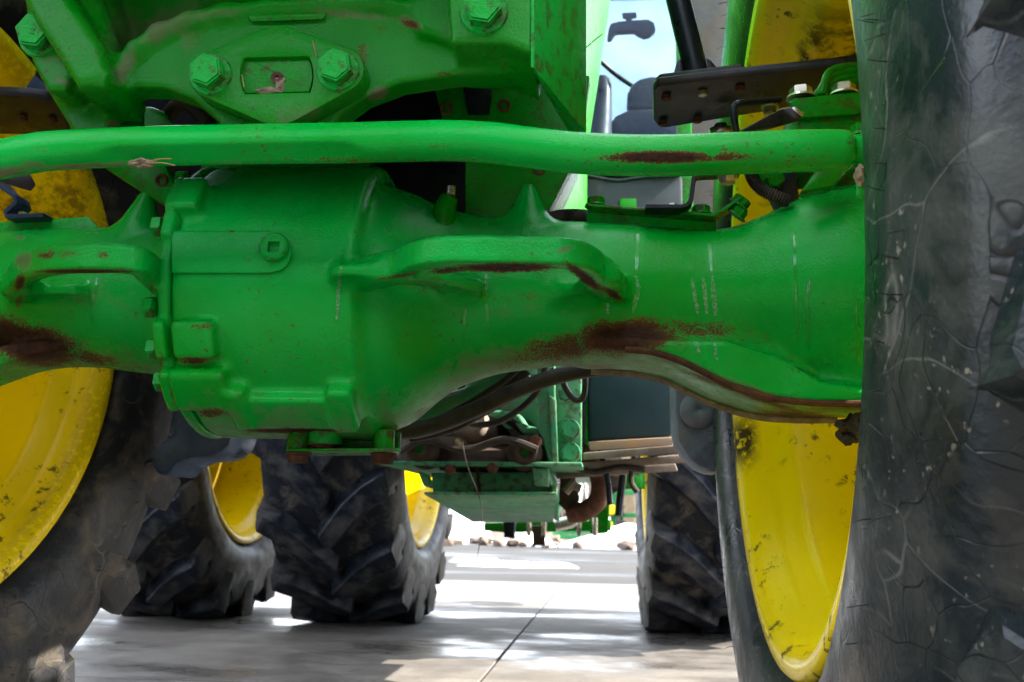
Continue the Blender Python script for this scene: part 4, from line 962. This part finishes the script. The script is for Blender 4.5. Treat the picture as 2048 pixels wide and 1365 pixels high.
# front fender carried by the post (above the picture)
def fender(cx, cy, cz, r, w, name, label):
    bm = bmesh.new(); rows = []
    for k in range(15):
        a = R_(62+75*k/14); rows.append([bm.verts.new((cx+u, cy+math.cos(a)*rr_, cz+math.sin(a)*rr_)) for u, rr_ in ((-w/2, r-.04), (-w/2+.02, r), (w/2-.02, r), (w/2, r-.04), (w/2-.006, r-.04), (w/2-.024, r-.006), (-w/2+.024, r-.006), (-w/2+.006, r-.04))])
    for A, B in zip(rows, rows[1:]):
        for i in range(8): bm.faces.new((A[i], A[(i+1) % 8], B[(i+1) % 8], B[i]))
    bm.faces.new(rows[0]); bm.faces.new(rows[-1][::-1]); o = bm_obj(name, bm, 'black_plain', TR, smooth=True); o['label'] = label
fender(.41, 1.3, .723, .86, .46, 'fender', 'black fender over the right front tyre'); fender(-1.16, 1.3, .723, .86, .46, 'fender', 'black fender over the left front tyre')
# knuckle block, coiled green lines and hoses
kn = prism('knuckle_block', [(1592, 200), (1605, 193), (1800, 170), (1800, 290), (1600, 290)], 1.20, 1.36, 'green_frame', TR, .006); kn['label'] = 'green steering knuckle block beside the right tyre'
prism('knuckle_cap', [(1576, 204), (1590, 196), (1800, 178), (1800, 222), (1592, 236), (1584, 210)], 1.19, 1.199, 'green_frame', kn, .002)
for px, py in ((1602, 192), (1688, 186)): bolt(W(px, py+6, 1.215), (0, 0, 1), .0135, .014, 'zinc', kn, True)
for k in range(4):
    tube('hydraulic_line', [W(1620+8*k, 198-2*k, 1.25-.0*k), W(1660, 178-11*k, 1.26), W(1710, 164-10*k, 1.27), W(1790, 158-9*k, 1.28)], .0062, 'green_frame', kn, 10)
prism('steering_arm', [(1640, 330), (1705, 330), (1668, 372), (1600, 385)], 1.16, 1.19, 'green_frame', kn, .006)
prism('bracket_side', [(1530, 330), (1590, 325), (1600, 400), (1560, 420), (1545, 390)], 1.27, 1.30, 'black_paint', kn, .003)
hull('knuckle_shadow_plate', [(x, y, q) for x, y in ((1600, 270), (1740, 270), (1740, 370), (1590, 380)) for q in (1.30, 1.34)], 'green_frame', kn, .004)
for px, py in ((1520, 352), (1548, 360)): bolt(W(px, py, 1.265), (0, -1, -.2), .010, .012, 'green_frame', kn, True)
lever = hull('lever', [(1478, 266, 1.20), (1560, 218, 1.13), (1592, 212, 1.12), (1609, 226, 1.12), (1596, 244, 1.12), (1500, 270, 1.2), (1478, 262, 1.21), (1590, 216, 1.135), (1606, 230, 1.135)], 'black_paint', TR, .002); lever['label'] = 'dark steel lever tip with a bright highlight patch on its end'
hull('highlight_tip', [(1583, 216, 1.1185), (1592, 213, 1.1185), (1608, 226, 1.1185), (1606, 236, 1.1185), (1590, 224, 1.1185), (1586, 216, 1.122), (1604, 230, 1.122)], 'bare_steel', lever, .0008)  # bright piece stands in for the white highlight on the black lever
tube('guard_loop', [W(1474, 268, 1.24), W(1468, 230, 1.24), W(1470, 212, 1.24), W(1484, 206, 1.24), (W(1520, 203, 1.26)), W(1560, 200, 1.28)], .0045, 'black_plain', TR, 8)
bolt(Wz(1540, 212, zp), (0, 0, -1), .010, .014, 'zinc', plate, True)
me = lathe_mesh([(0, .001), (0, .0165), (.004, .0185), (.012, .0185), (.014, .012), (.02, .010), (.02, .001)], 'Z', 24); fix_normals(me); o = link('ball_stud', me, 'bare_steel', plate, True); o.location = Wz(1442, 262, zp-.03)-Vector((0, 0, .01))
tube('corrugated_hose', [W(1500, 338, 1.235), W(1508, 362, 1.235), W(1530, 384, 1.235), W(1580, 404, 1.235)], list(.0078+.0014*np.sin(np.arange(97)*2.1)), 'hose', TR, 12, 32)
tube('corrugated_hose', [W(1090, 444, 1.27), W(1120, 436, 1.29), W(1150, 434, 1.30), W(1180, 436, 1.31)], list(.010+.0016*np.sin(np.arange(97)*2.1)), 'hose', TR, 12, 32)
# flat bars on top of the axle
def flatbar(name, pts, Y0, w, th, mat, par=TR):
    bm = bmesh.new(); P = [W(x, y, Y0) for x, y in pts]; rows = []
    for i, p in enumerate(P):
        t = (P[min(i+1, len(P)-1)]-P[max(i-1, 0)]).normalized(); n = Vector((-t.z, 0, t.x))
        rows.append([bm.verts.new(p+n*th/2+Vector((0, -w/2, 0))), bm.verts.new(p+n*th/2+Vector((0, w/2, 0))), bm.verts.new(p-n*th/2+Vector((0, w/2, 0))), bm.verts.new(p-n*th/2+Vector((0, -w/2, 0)))])
    for A, B in zip(rows, rows[1:]):
        for i in range(4): bm.faces.new((A[i], A[(i+1) % 4], B[(i+1) % 4], B[i]))
    bm.faces.new(rows[0]); bm.faces.new(rows[-1][::-1]); return bm_obj(name, bm, mat, par, bevel=.0008, seg=1)
zb = flatbar('hose_bracket', [(1290, 420), (1360, 420), (1372, 417), (1380, 408), (1386, 362), (1392, 352), (1402, 350), (1480, 346)], 1.24, .03, .0055, 'black_plain')
bolt(W(1345, 418, 1.24), (0, 0, 1), .006, .006, 'zinc', zb, False); bolt(W(1455, 352, 1.24), (0, 0, -1), .010, .010, 'zinc', zb, True)
tp = hull('top_bracket', [(x, y, q) for x, y in ((1172, 425), (1182, 416), (1432, 436), (1434, 480), (1172, 480)) for q in (1.275, 1.33)], 'green_paint', TR, .003)
flatbar('bracket_flange', [(1176, 418), (1300, 428), (1425, 438), (1438, 432), (1482, 400)], 1.265, .035, .004, 'green_frame', tp)
for px, py, ax in ((1192, 414, (0, 0, 1)), (1402, 431, (0, 0, 1)), (1476, 412, (.6, -.2, .75)), (1470, 432, (.6, -.2, .75))): bolt(W(px, py, 1.262), ax, .011, .012, 'green_frame', tp, True)
tp2 = hull('top_bracket', [(x, y, q) for x, y in ((-120, 452), (176, 434), (196, 452), (196, 480), (-120, 490)) for q in (1.275, 1.33)], 'green_paint', TR, .003)
# left counterparts
zq = W(60, 225, 1.40).z
plate2 = level_plate('fender_plate', [(-60, 190), (60, 194), (122, 206), (140, 262), (60, 270), (-60, 268)], zq, .016, 'black_paint', TR, .003); plate2['label'] = 'rusty black fender mounting plate on the left'
level_plate('top_plate', [(-60, 186), (110, 190), (125, 240), (-60, 240)], zq+.0165, .010, 'black_paint', plate2, .002)
for px, py in ((47, 232), (106, 236)): bolt(Wz(px, py, zq), (0, 0, -1), .007, .008, 'rusty_steel', plate2, False)
q = W(85, 190, 1.46); tube('fender_post', [q+Vector((.0, 0, -.02)), q+Vector((.06, 0, .3))], .022, 'black_plain', TR, 20, smoothp=False)
hull('gusset', [(40, 192, 1.43), (70, 150, 1.44), (110, 192, 1.43), (40, 192, 1.44), (70, 150, 1.45), (110, 192, 1.44)], 'blue_black', plate2, .001)
zb2 = flatbar('hose_bracket', [(-30, 350), (0, 362), (20, 385), (42, 400), (46, 412), (24, 432), (26, 440), (100, 438)], 1.27, .035, .006, 'blue_black'); bolt(W(46, 434, 1.26), (0, 0, 1), .006, .006, 'zinc', zb2, False)
hull('lever', [(-30, 338, 1.16), (60, 348, 1.18), (72, 370, 1.18), (62, 384, 1.18), (-30, 356, 1.16), (60, 350, 1.2), (70, 372, 1.2), (-30, 345, 1.19)], 'black_paint', TR, .002)
# ------------------------------------------------------------------ underside of the axle
br = level_plate('drain_bracket', [(572, 903), (800, 903), (796, 911), (580, 913)], W(690, 905, 1.26).z, .004, 'green_frame', TR, .001)
zbk = W(690, 905, 1.26).z
for px in (597, 767):
    p = W(px, 905, 1.27); bolt(Vector((p.x, p.y, zbk-.0005)), (0, 0, -1), .0125, .013, 'rusty_steel', br, True)
    tube('spacer', [Vector((p.x, p.y, zbk+.004)), Vector((p.x, p.y, zbk+.03))], .014, 'green_frame', br, 16, smoothp=False)
boxw('bracket_wall', (W(572, 900, 1.3).x, 1.30, zbk+.004), (W(800, 900, 1.3).x, 1.306, zbk+.03), 'green_frame', br, .001)
p = W(650, 890, 1.27); tube('drain_boss', [p+Vector((0, 0, .03)), p], .022, 'green_paint', br, 20, smoothp=False); bolt(p, (0, 0, -1), .017, .006, 'rusty_steel', br, True)
hull('bracket_cheek', [(x, y, q) for x, y in ((762, 862), (800, 866), (800, 908), (762, 905)) for q in (1.30, 1.36)], 'green_dusty', br, .002)
tube('oil_hose', [W(760, 858, 1.52), W(820, 862, 1.55), W(880, 848, 1.58), W(950, 820, 1.60), W(1020, 787, 1.62), (W(1100, 757, 1.64)), W(1190, 738, 1.66), W(1300, 728, 1.66)], .0135, 'hose', TR, 16)
tube('oil_hose', [W(800, 842, 1.75), W(870, 822, 1.75), W(930, 798, 1.75), W(980, 765, 1.75), W(1030, 720, 1.75)], .017, 'green_dusty', TR, 14)
tube('oil_hose', [W(985, 800, 1.72), W(1020, 778, 1.72), W(1050, 740, 1.72)], .013, 'hose', TR, 12)
blob('mud_clump', W(1712, 858, 1.26), (.022, .03, .017), 'mud_wet', TR, 5, .55); blob('mud_clump', W(1696, 872, 1.255), (.010, .012, .009), 'mud_wet', TR, 6, .6)

for k, pts in enumerate((((790, 868), (850, 850), (930, 812), (1000, 768), (1040, 735)), ((820, 880), (900, 862), (980, 820), (1060, 775), (1110, 740)), ((870, 850), (920, 842), (960, 850), (1010, 838), (1070, 790), (1090, 735)), ((1130, 735), (1128, 770), (1150, 800), (1168, 790), (1170, 735)))):
    tube('oil_hose', [W(x, y, 1.70+.08*k) for x, y in pts], .0062, 'hose', TR, 8)
# ------------------------------------------------------------------ hood side
hood = hull('hood_side', [(1130, -80, 1.40), (1234, -80, 2.35), (1214, 40, 2.35), (1196, 160, 2.35), (1180, 270, 2.35), (1130, 290, 1.40), (1060, -80, 1.42), (1060, 290, 1.42), (1150, -80, 2.36), (1140, 270, 2.36)], 'green_hood', TR, .004); hood['label'] = 'sunlit light green hood side panel'
hull('hood_skirt', [(1150, 320, 1.55), (1174, 320, 2.3), (1173, 436, 2.3), (1094, 436, 1.55), (1120, 380, 1.55), (1090, 320, 1.57), (1060, 436, 1.57)], 'green_hood', TR, .003)
flatbar('hood_seam', [(1172, 96), (1190, 80), (1206, 68)], 1.395, .004, .0012, 'green_frame', hood)
# bonnet, engine and front weight carrier above and behind the picture's top edge
boxw('bonnet', (-.74, 1.02, 1.20), (-.035, 2.70, 1.86), 'green_hood', TR, .06)
boxw('engine', (-.60, 1.45, .86), (-.12, 2.70, 1.19), 'black_plain', TR, .02)
boxw('weight_carrier', (-.70, .70, 1.135), (-.10, 1.30, 1.195), 'green_frame', TR, .01)
# ------------------------------------------------------------------ cab
CY = 2.75
cabfloor = W(1260, 352, CY).z
def cabx(px): return W(px, 300, CY).x
cl_, cr2 = -.374-.66, cabx(1364)
cab = hull('cab_firewall', [(x, q, z) for x in (cl_, cr2) for q in (CY, CY+.06) for z in (cabfloor-.5, cabfloor)], 'cab_dark', TR, .01, True); cab['label'] = 'dark lower cab front below the windshield'
boxw('windshield_sill', (cl_, CY-.03, cabfloor), (cr2, CY+.05, cabfloor+.025), 'black_plain', cab, .004)
for x0, x1 in ((cr2-.012, cr2+.03), (cl_-.03, cl_+.012)):
    hull('cab_post', [(x0, CY+.0, cabfloor-.3), (x1, CY, cabfloor-.3), (x0, CY+.05, cabfloor-.3), (x1, CY+.05, cabfloor-.3), (x0+.02, CY+.25, cabfloor+1.5), (x1+.02, CY+.25, cabfloor+1.5), (x0+.02, CY+.3, cabfloor+1.5), (x1+.02, CY+.3, cabfloor+1.5)], 'green_frame', TR, .005, True)
def pane(name, pts, off, par):
    o = prism_w(name, pts, off, 'glass', par, 0); return o
ws = pane('windshield', [(cl_+.013, CY+.02, cabfloor+.026), (cr2-.013, CY+.02, cabfloor+.026), (cr2+.005, CY+.262, cabfloor+1.48), (cl_+.033, CY+.262, cabfloor+1.48)], (0, .006, 0), TR); ws['label'] = 'clear cab windshield showing the seat and sky'
pane('rear_window', [(cl_-.22, CY+1.55, cabfloor+.05), (cr2+.11, CY+1.55, cabfloor+.05), (cr2+.11, CY+1.55, cabfloor+1.48), (cl_-.22, CY+1.55, cabfloor+1.48)], (0, .006, 0), TR)
boxw('cab_floor', (cl_, CY+.07, cabfloor-.45), (cr2, CY+1.6, cabfloor-.38), 'cab_dark', TR, .01)
boxw('cab_roof', (cl_-.1, CY+.1, cabfloor+1.5), (cr2+.1, CY+1.75, cabfloor+1.7), 'green_hood', TR, .05)
boxw('cab_rear_panel', (cl_, CY+1.52, cabfloor-.4), (cr2, CY+1.6, cabfloor+.02), 'cab_dark', TR, .01)
for x0 in (cl_-.3, cr2+.12): boxw('rear_post', (x0, CY+1.5, cabfloor), (x0+.07, CY+1.6, cabfloor+1.5), 'cab_dark', TR, .01)
boxw('firewall_light', (W(1240, 420, CY-.01).x, CY-.012, W(1240, 421, CY).z), (W(1273, 420, CY-.01).x, CY-.001, W(1240, 400, CY).z), 'green_hood', cab, .002)
tube('wiper_hose', [W(1175, 352, CY-.05), W(1230, 362, CY-.05), W(1270, 358, CY-.05), W(1350, 347, CY-.05)], .006, 'black_plain', cab, 8)
rf = prism('rear_fender', [(1390, -260), (1540, -260), (1540, 470), (1353, 470), (1360, 260)], 3.05, 3.2, 'fender_mud', TR, .03); rf['label'] = 'mud grey rear fender beside the cab'
# seat
SY = CY+.95
def seatpart(name, poly, Y0, Y1, par): return prism(name, poly, Y0, Y1, 'seat_cloth', par, .025)
seat = seatpart('seat', [(1215, 250), (1232, 228), (1258, 216), (1310, 214), (1352, 222), (1385, 240), (1390, 330), (1215, 330)], SY-.1, SY+.1, TR); seat['label'] = 'grey operator seat inside the cab'
seatpart('headrest', [(1253, 215), (1255, 185), (1264, 165), (1280, 155), (1300, 150), (1340, 150), (1356, 165), (1362, 215)], SY, SY+.09, seat)
hull('armrest', [(x, y, q) for x, y in ((1192, 300), (1200, 250), (1222, 240), (1226, 300)) for q in (SY-.35, SY-.05)], 'seat_cloth', seat, .015)
sw = tube('steering_column', [W(1190, 330, SY-.5), W(1198, 240, SY-.45), W(1205, 160, SY-.42)], [.05, .045, .03], 'cab_dark', TR)
hull('monitor', [(x, y, q) for x, y in ((1186, 155), (1216, 152), (1224, 165), (1222, 195), (1192, 230)) for q in (SY-.45, SY-.38)], 'cab_dark', TR, .01)
# interior mirror
MY = CY+.36
mir = prism('interior_mirror', [(1217, 58), (1222, 46), (1240, 42), (1262, 40), (1296, 38), (1308, 44), (1312, 60), (1300, 70), (1288, 73), (1276, 68), (1268, 62), (1232, 64), (1222, 78), (1214, 78)], MY, MY+.03, 'blue_black', TR, .005); mir['label'] = 'mirror hanging inside the cab windshield'
prism('mirror_bracket', [(1244, 26), (1272, 24), (1274, 32), (1264, 34), (1264, 44), (1252, 44), (1252, 34), (1246, 34)], MY+.005, MY+.025, 'blue_black', mir, .003)
tube('wiper_arm', [W(1200, 122, CY-.0), W(1232, 150, CY+.02), W(1264, 172, CY+.03)], .007, 'black_plain', TR, 8)
# ------------------------------------------------------------------ chassis behind the axle
# right green upright with bolts, tank, step boards
CH = 2.35
up1 = prism('chassis_upright', [(1104, 700), (1163, 700), (1163, 924), (1108, 924)], CH, CH+.05, 'green_dusty', TR, .004); up1['label'] = 'dusty green chassis upright with two bolts'
prism('upright_flange', [(1074, 700), (1109, 700), (1112, 920), (1098, 925), (1086, 880), (1076, 860)], CH-.04, CH-.005, 'green_dusty', up1, .003)
prism('upright_flange', [(1098, 790), (1112, 800), (1116, 925), (1104, 928)], CH-.05, CH-.041, 'green_dusty', up1, .002)
for py in (860, 906): bolt(W(1139, py, CH), (0, -1, 0), .019, .02, 'green_dusty', up1, True)
prism('transmission_case', [(930, 700), (1080, 700), (1085, 870), (1060, 845), (1020, 832), (975, 828), (930, 800)], CH+.1, CH+.5, 'green_dusty', TR, .01)
tube('case_lip', [W(970, 828, CH+.09), W(1010, 832, CH+.08), W(1035, 838, CH+.07), W(1052, 860, CH+.05), W(1075, 868, CH+.04), W(1090, 895, CH+.03), W(1100, 925, CH+.02)], .012, 'green_dusty', TR, 10)
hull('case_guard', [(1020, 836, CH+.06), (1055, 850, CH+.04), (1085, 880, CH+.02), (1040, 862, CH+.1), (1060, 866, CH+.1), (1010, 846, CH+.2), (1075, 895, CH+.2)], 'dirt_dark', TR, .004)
hull('pale_guard', [(x, y, q) for x, y in ((838, 850), (850, 800), (1000, 755), (1060, 745), (1060, 770), (930, 815)) for q in (2.0, 2.02)], 'grey_casting', TR, .003)
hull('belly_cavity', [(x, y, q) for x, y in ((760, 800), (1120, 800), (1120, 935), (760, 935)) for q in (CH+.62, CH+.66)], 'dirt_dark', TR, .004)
rail = prism('cross_rail', [(760, 922), (1165, 925), (1165, 934), (760, 930)], CH-.06, CH+.5, 'green_dusty', TR, .003); rail['label'] = 'green cross rail caked with brown dirt'
hull('dirt_deposit', [(790, 924, CH-.03), (1090, 926, CH-.03), (800, 880, CH+.1), (860, 900, CH+.0), (1080, 895, CH+.05), (790, 870, CH+.3), (1100, 880, CH+.3), (960, 915, CH-.02)], 'dirt_dark', rail, .01)
for px, py in ((838, 898), (1048, 905)):
    me = lathe_mesh([(0, .012), (.0, .03), (-.02, .042), (-.1, .045), (-.1, .012)], 'Z', 28); fix_normals(me); o = link('bushing', me, 'dirt_dark', rail, True); o.matrix_basis = axis_mat(W(px, py, CH-.06), (0, -1, 0))
    tube('bushing_pin', [W(px, py, CH-.045), W(px, py, CH+.03)], .02, 'green_frame', rail, 18, smoothp=False)
    hull('bushing_ear', [(px+14+10*math.cos(t), py+12+18*math.sin(t), CH-.03+q) for t in np.linspace(0, 6, 9) for q in (0, .02)], 'green_frame', rail, .002)
tube('drive_shaft', [W(880, 800, CH-.15), W(930, 838, CH), W(985, 884, CH+.25)], [.043, .043, .043], 'worn_board', TR, 24, smoothp=False)
tube('shaft_yoke', [W(972, 872, CH+.17), W(992, 892, CH+.2)], .05, 'dirt_dark', TR, 18, smoothp=False)
hull('straw_tuft', [W(915+6*math.cos(t)+k*8, 880+k*22+3*math.sin(t), CH-.02) for t in (0, 1.5, 3, 4.5) for k in (0, 1)]+[W(918, 890, CH-.03)], 'straw', rail, 0, True)
# lower hitch box with slanted skid plate
hb = prism('hitch_box', [(862, 946), (1098, 944), (1104, 985), (866, 987)], CH, CH+.4, 'green_dusty', TR, .004); hb['label'] = 'green belly box with slanted skid plate'
prism('box_divider', [(951, 934), (957, 934), (962, 988), (956, 988)], CH-.006, CH-.001, 'dirt_dark', hb, .001)
prism('box_tab', [(1062, 935), (1098, 938), (1098, 975), (1070, 972), (1066, 948)], CH-.05, CH-.008, 'green_dusty', hb, .004)
prism('box_tab', [(835, 942), (856, 950), (866, 978), (846, 972)], CH-.04, CH-.01, 'green_dusty', hb, .004)
skid = hull('skid_plate', [(848, 984, CH-.05), (1114, 984, CH-.05), (1114, 991, CH-.05), (848, 990, CH-.05), (944, 1040, 3.4), (1104, 1040, 3.4), (944, 1045, 3.4), (1106, 1045, 3.4)], 'green_dusty', TR, .003); skid['label'] = 'dark green sloping skid plate under the belly'
hull('skid_cheek', [(1106, 965, CH-.04), (1114, 972, CH-.04), (1114, 985, CH-.04), (1104, 985, CH-.04), (1108, 1040, 3.35), (1118, 1044, 3.35), (1112, 1000, 3.0), (1124, 1010, 3.2)], 'green_dusty', skid, .003)
# fuel tank, ledge, boards
tk = prism('fuel_tank', [(1174, 680), (1348, 680), (1346, 874), (1176, 884)], CH+.12, CH+.75, 'tank_black', TR, .012); tk['label'] = 'dark blue black tank panel hanging behind the axle'
prism('tank_strap', [(1164, 690), (1171, 690), (1170, 900), (1163, 900)], CH+.1, CH+.14, 'black_plain', TR, .002)
hull('tank_ledge', [(1176, 884, CH+.08), (1348, 874, CH+.08), (1346, 892, CH+.08), (1180, 902, CH+.08), (1176, 890, CH+.4), (1346, 880, CH+.4)], 'rust_ledge', TR, .003)
for k, (a, b, c, d, yy) in enumerate(((1165, 906, 1384, 888, CH+.02), (1130, 928, 1378, 908, CH+.12), (1112, 944, 1350, 926, CH+.24))):
    hull('step_board', [(a, b, yy), (c, d, yy), (c+6, d+17, yy), (a, b+15, yy), (a, b+2, yy+.08), (c, d+2, yy+.08), (c, d+15, yy+.08)], 'worn_board', TR, .004)
gc = prism('step_support', [(1346, 690), (1450, 690), (1450, 946), (1420, 944), (1396, 934), (1372, 912), (1356, 885), (1350, 850)], 1.95, 2.08, 'grey_casting', TR, .012); gc['label'] = 'mud grey rounded support casting beside the right tyre'
me = lathe_mesh([(0, .001), (0, .018), (-.003, .030), (-.009, .036), (-.014, .036), (-.014, .001)], 'Z', 24); fix_normals(me); o = link('casting_boss', me, 'grey_casting', gc, True); o.matrix_basis = axis_mat(W(1398, 820, 1.935), (0, -1, 0))
bc = prism('left_support', [(296, 640), (470, 640), (466, 868), (458, 892), (440, 908), (416, 916), (380, 918), (352, 930), (334, 952), (312, 950), (302, 930), (306, 905), (322, 880), (345, 870), (345, 830), (328, 806), (326, 770)], 1.78, 1.92, 'blue_black', TR, .010); bc['label'] = 'blue black support casting with droplets beside the left tyre'
hull('steel_tab', [(x, y, q) for x, y in ((440, 897), (488, 900), (498, 910), (482, 918), (436, 916)) for q in (1.86, 1.9)], 'grey_casting', bc, .002)
# rusty exhaust bends and hanging lines on the right
tube('rusty_bend', [W(1150, 900, CH+.35), W(1180, 920, CH+.35), W(1200, 960, CH+.35), W(1196, 1000, CH+.36), W(1170, 1022, CH+.38), W(1140, 1028, CH+.4)], .026, 'rusty_steel', TR, 16)
hull('link_ear', [(x, y, q) for x, y in ((1120, 950), (1150, 955), (1160, 1000), (1140, 1030), (1118, 1010)) for q in (CH+.4, CH+.45)], 'dirt_dark', TR, .005)
tube('pin_stem', [W(1130, 985, CH+.2), W(1150, 962, CH+.2)], .012, 'worn_board', TR, 8, smoothp=False); tube('pin_stem', [W(1142, 970, CH+.2), W(1162, 978, CH+.2)], .010, 'worn_board', TR, 8, smoothp=False)
tube('hanging_rod', [W(1246, 925, CH+.3), W(1245, 960, CH+.3), W(1240, 1000, CH+.3), W(1237, 1032, CH+.3)], .010, 'black_plain', TR, 8)
for px, py, r, m_ in ((1215, 955, .04, 'dirt_dark'), (1262, 950, .035, 'green_frame'), (1232, 935, .03, 'worn_board'), (1270, 935, .03, 'green_frame'), (1205, 935, .025, 'green_frame')):
    p = W(px, py, 3.3); hull('valve_body', [p+Vector((random.uniform(-1, 1)*r*1.4, random.uniform(-1, 1)*r, random.uniform(-1, 1)*r*1.6)) for k in range(14)], m_, TR, .004, True)
tube('axle_beam', [(-1.9, RY, .868), (.75, RY, .868)], .14, 'green_frame', TR, 24, smoothp=False)
p = W(1235, 975, 3.6); hull('rear_case', [(-.75, 3.5, .60), (.02, 3.5, .60), (-.75, 4.5, .58), (.02, 4.5, .58), (-.75, 3.5, 1.1), (.02, 3.5, 1.1), (-.75, 4.5, 1.1), (.02, 4.5, 1.1)], 'green_frame', TR, .03, True)
# rear hitch
HY = 5.15
lk = prism('lower_link', [(968, 1046), (1222, 1040), (1222, 1062), (1010, 1066), (968, 1062)], HY, HY+.1, 'green_frame', TR, .005); lk['label'] = 'dark green rear linkage beam seen below the belly'
prism('link_plate', [(1006, 1040), (1030, 1040), (1028, 1078), (1008, 1076)], HY-.1, HY-.02, 'black_plain', lk, .003)
prism('link_plate', [(1176, 1010), (1220, 1008), (1216, 1066), (1180, 1070)], HY-.1, HY-.02, 'green_frame', lk, .003)
prism('link_plate', [(1064, 1052), (1090, 1052), (1090, 1092), (1066, 1092)], HY-.05, HY-.01, 'dirt_dark', lk, .003)
for px in (1058, 1088, 1158, 1190): tube('link_pin', [W(px, 1036, HY-.15), W(px, 1072, HY-.15)], .012, 'bare_steel', lk, 8, smoothp=False)
tube('drawbar_clevis', [W(1110, 1052, HY-.2), W(1140, 1045, HY-.2), W(1150, 1040, HY-.2)], .03, 'bare_steel', lk, 10, smoothp=False)
for k, (pts, r, m_) in enumerate((([(800, 905), (850, 880), (930, 900), (1010, 880), (1075, 900)], .009, 'hose'), ([(1090, 740), (1096, 800), (1090, 860), (1060, 890)], .008, 'black_plain'), ([(1168, 720), (1150, 790), (1120, 830), (1085, 845)], .007, 'hose'),
        ([(880, 935), (930, 940), (1000, 938), (1060, 942)], .007, 'hose'), ([(1150, 935), (1190, 945), (1240, 935), (1290, 940)], .008, 'hose'), ([(1200, 900), (1215, 960), (1220, 1010)], .008, 'black_plain'), ([(1270, 900), (1262, 960), (1275, 985)], .007, 'hose'))):
    tube('hydraulic_hose', [W(x, y, CH-.08+.05*k) for x, y in pts], r, m_, TR, 8)
for px, py, r in ((1070, 885, .012), (985, 935, .010), (900, 938, .010), (1130, 790, .012), (1130, 750, .012), (1085, 760, .010)): bolt(W(px, py, CH-.055), (0, -1, 0), r, .014, 'rusty_steel' if px < 1080 else 'green_dusty', rail, True, px)
# straw and string hanging from the belly
tube('hanging_straw', [W(925, 884, 2.2), W(934, 930, 2.2), W(960, 1000, 2.25), W(964, 1050, 2.25), W(955, 1112, 2.25)], [.0012, .0014, .0012, .0012, .0006], 'hose', TR, 6)
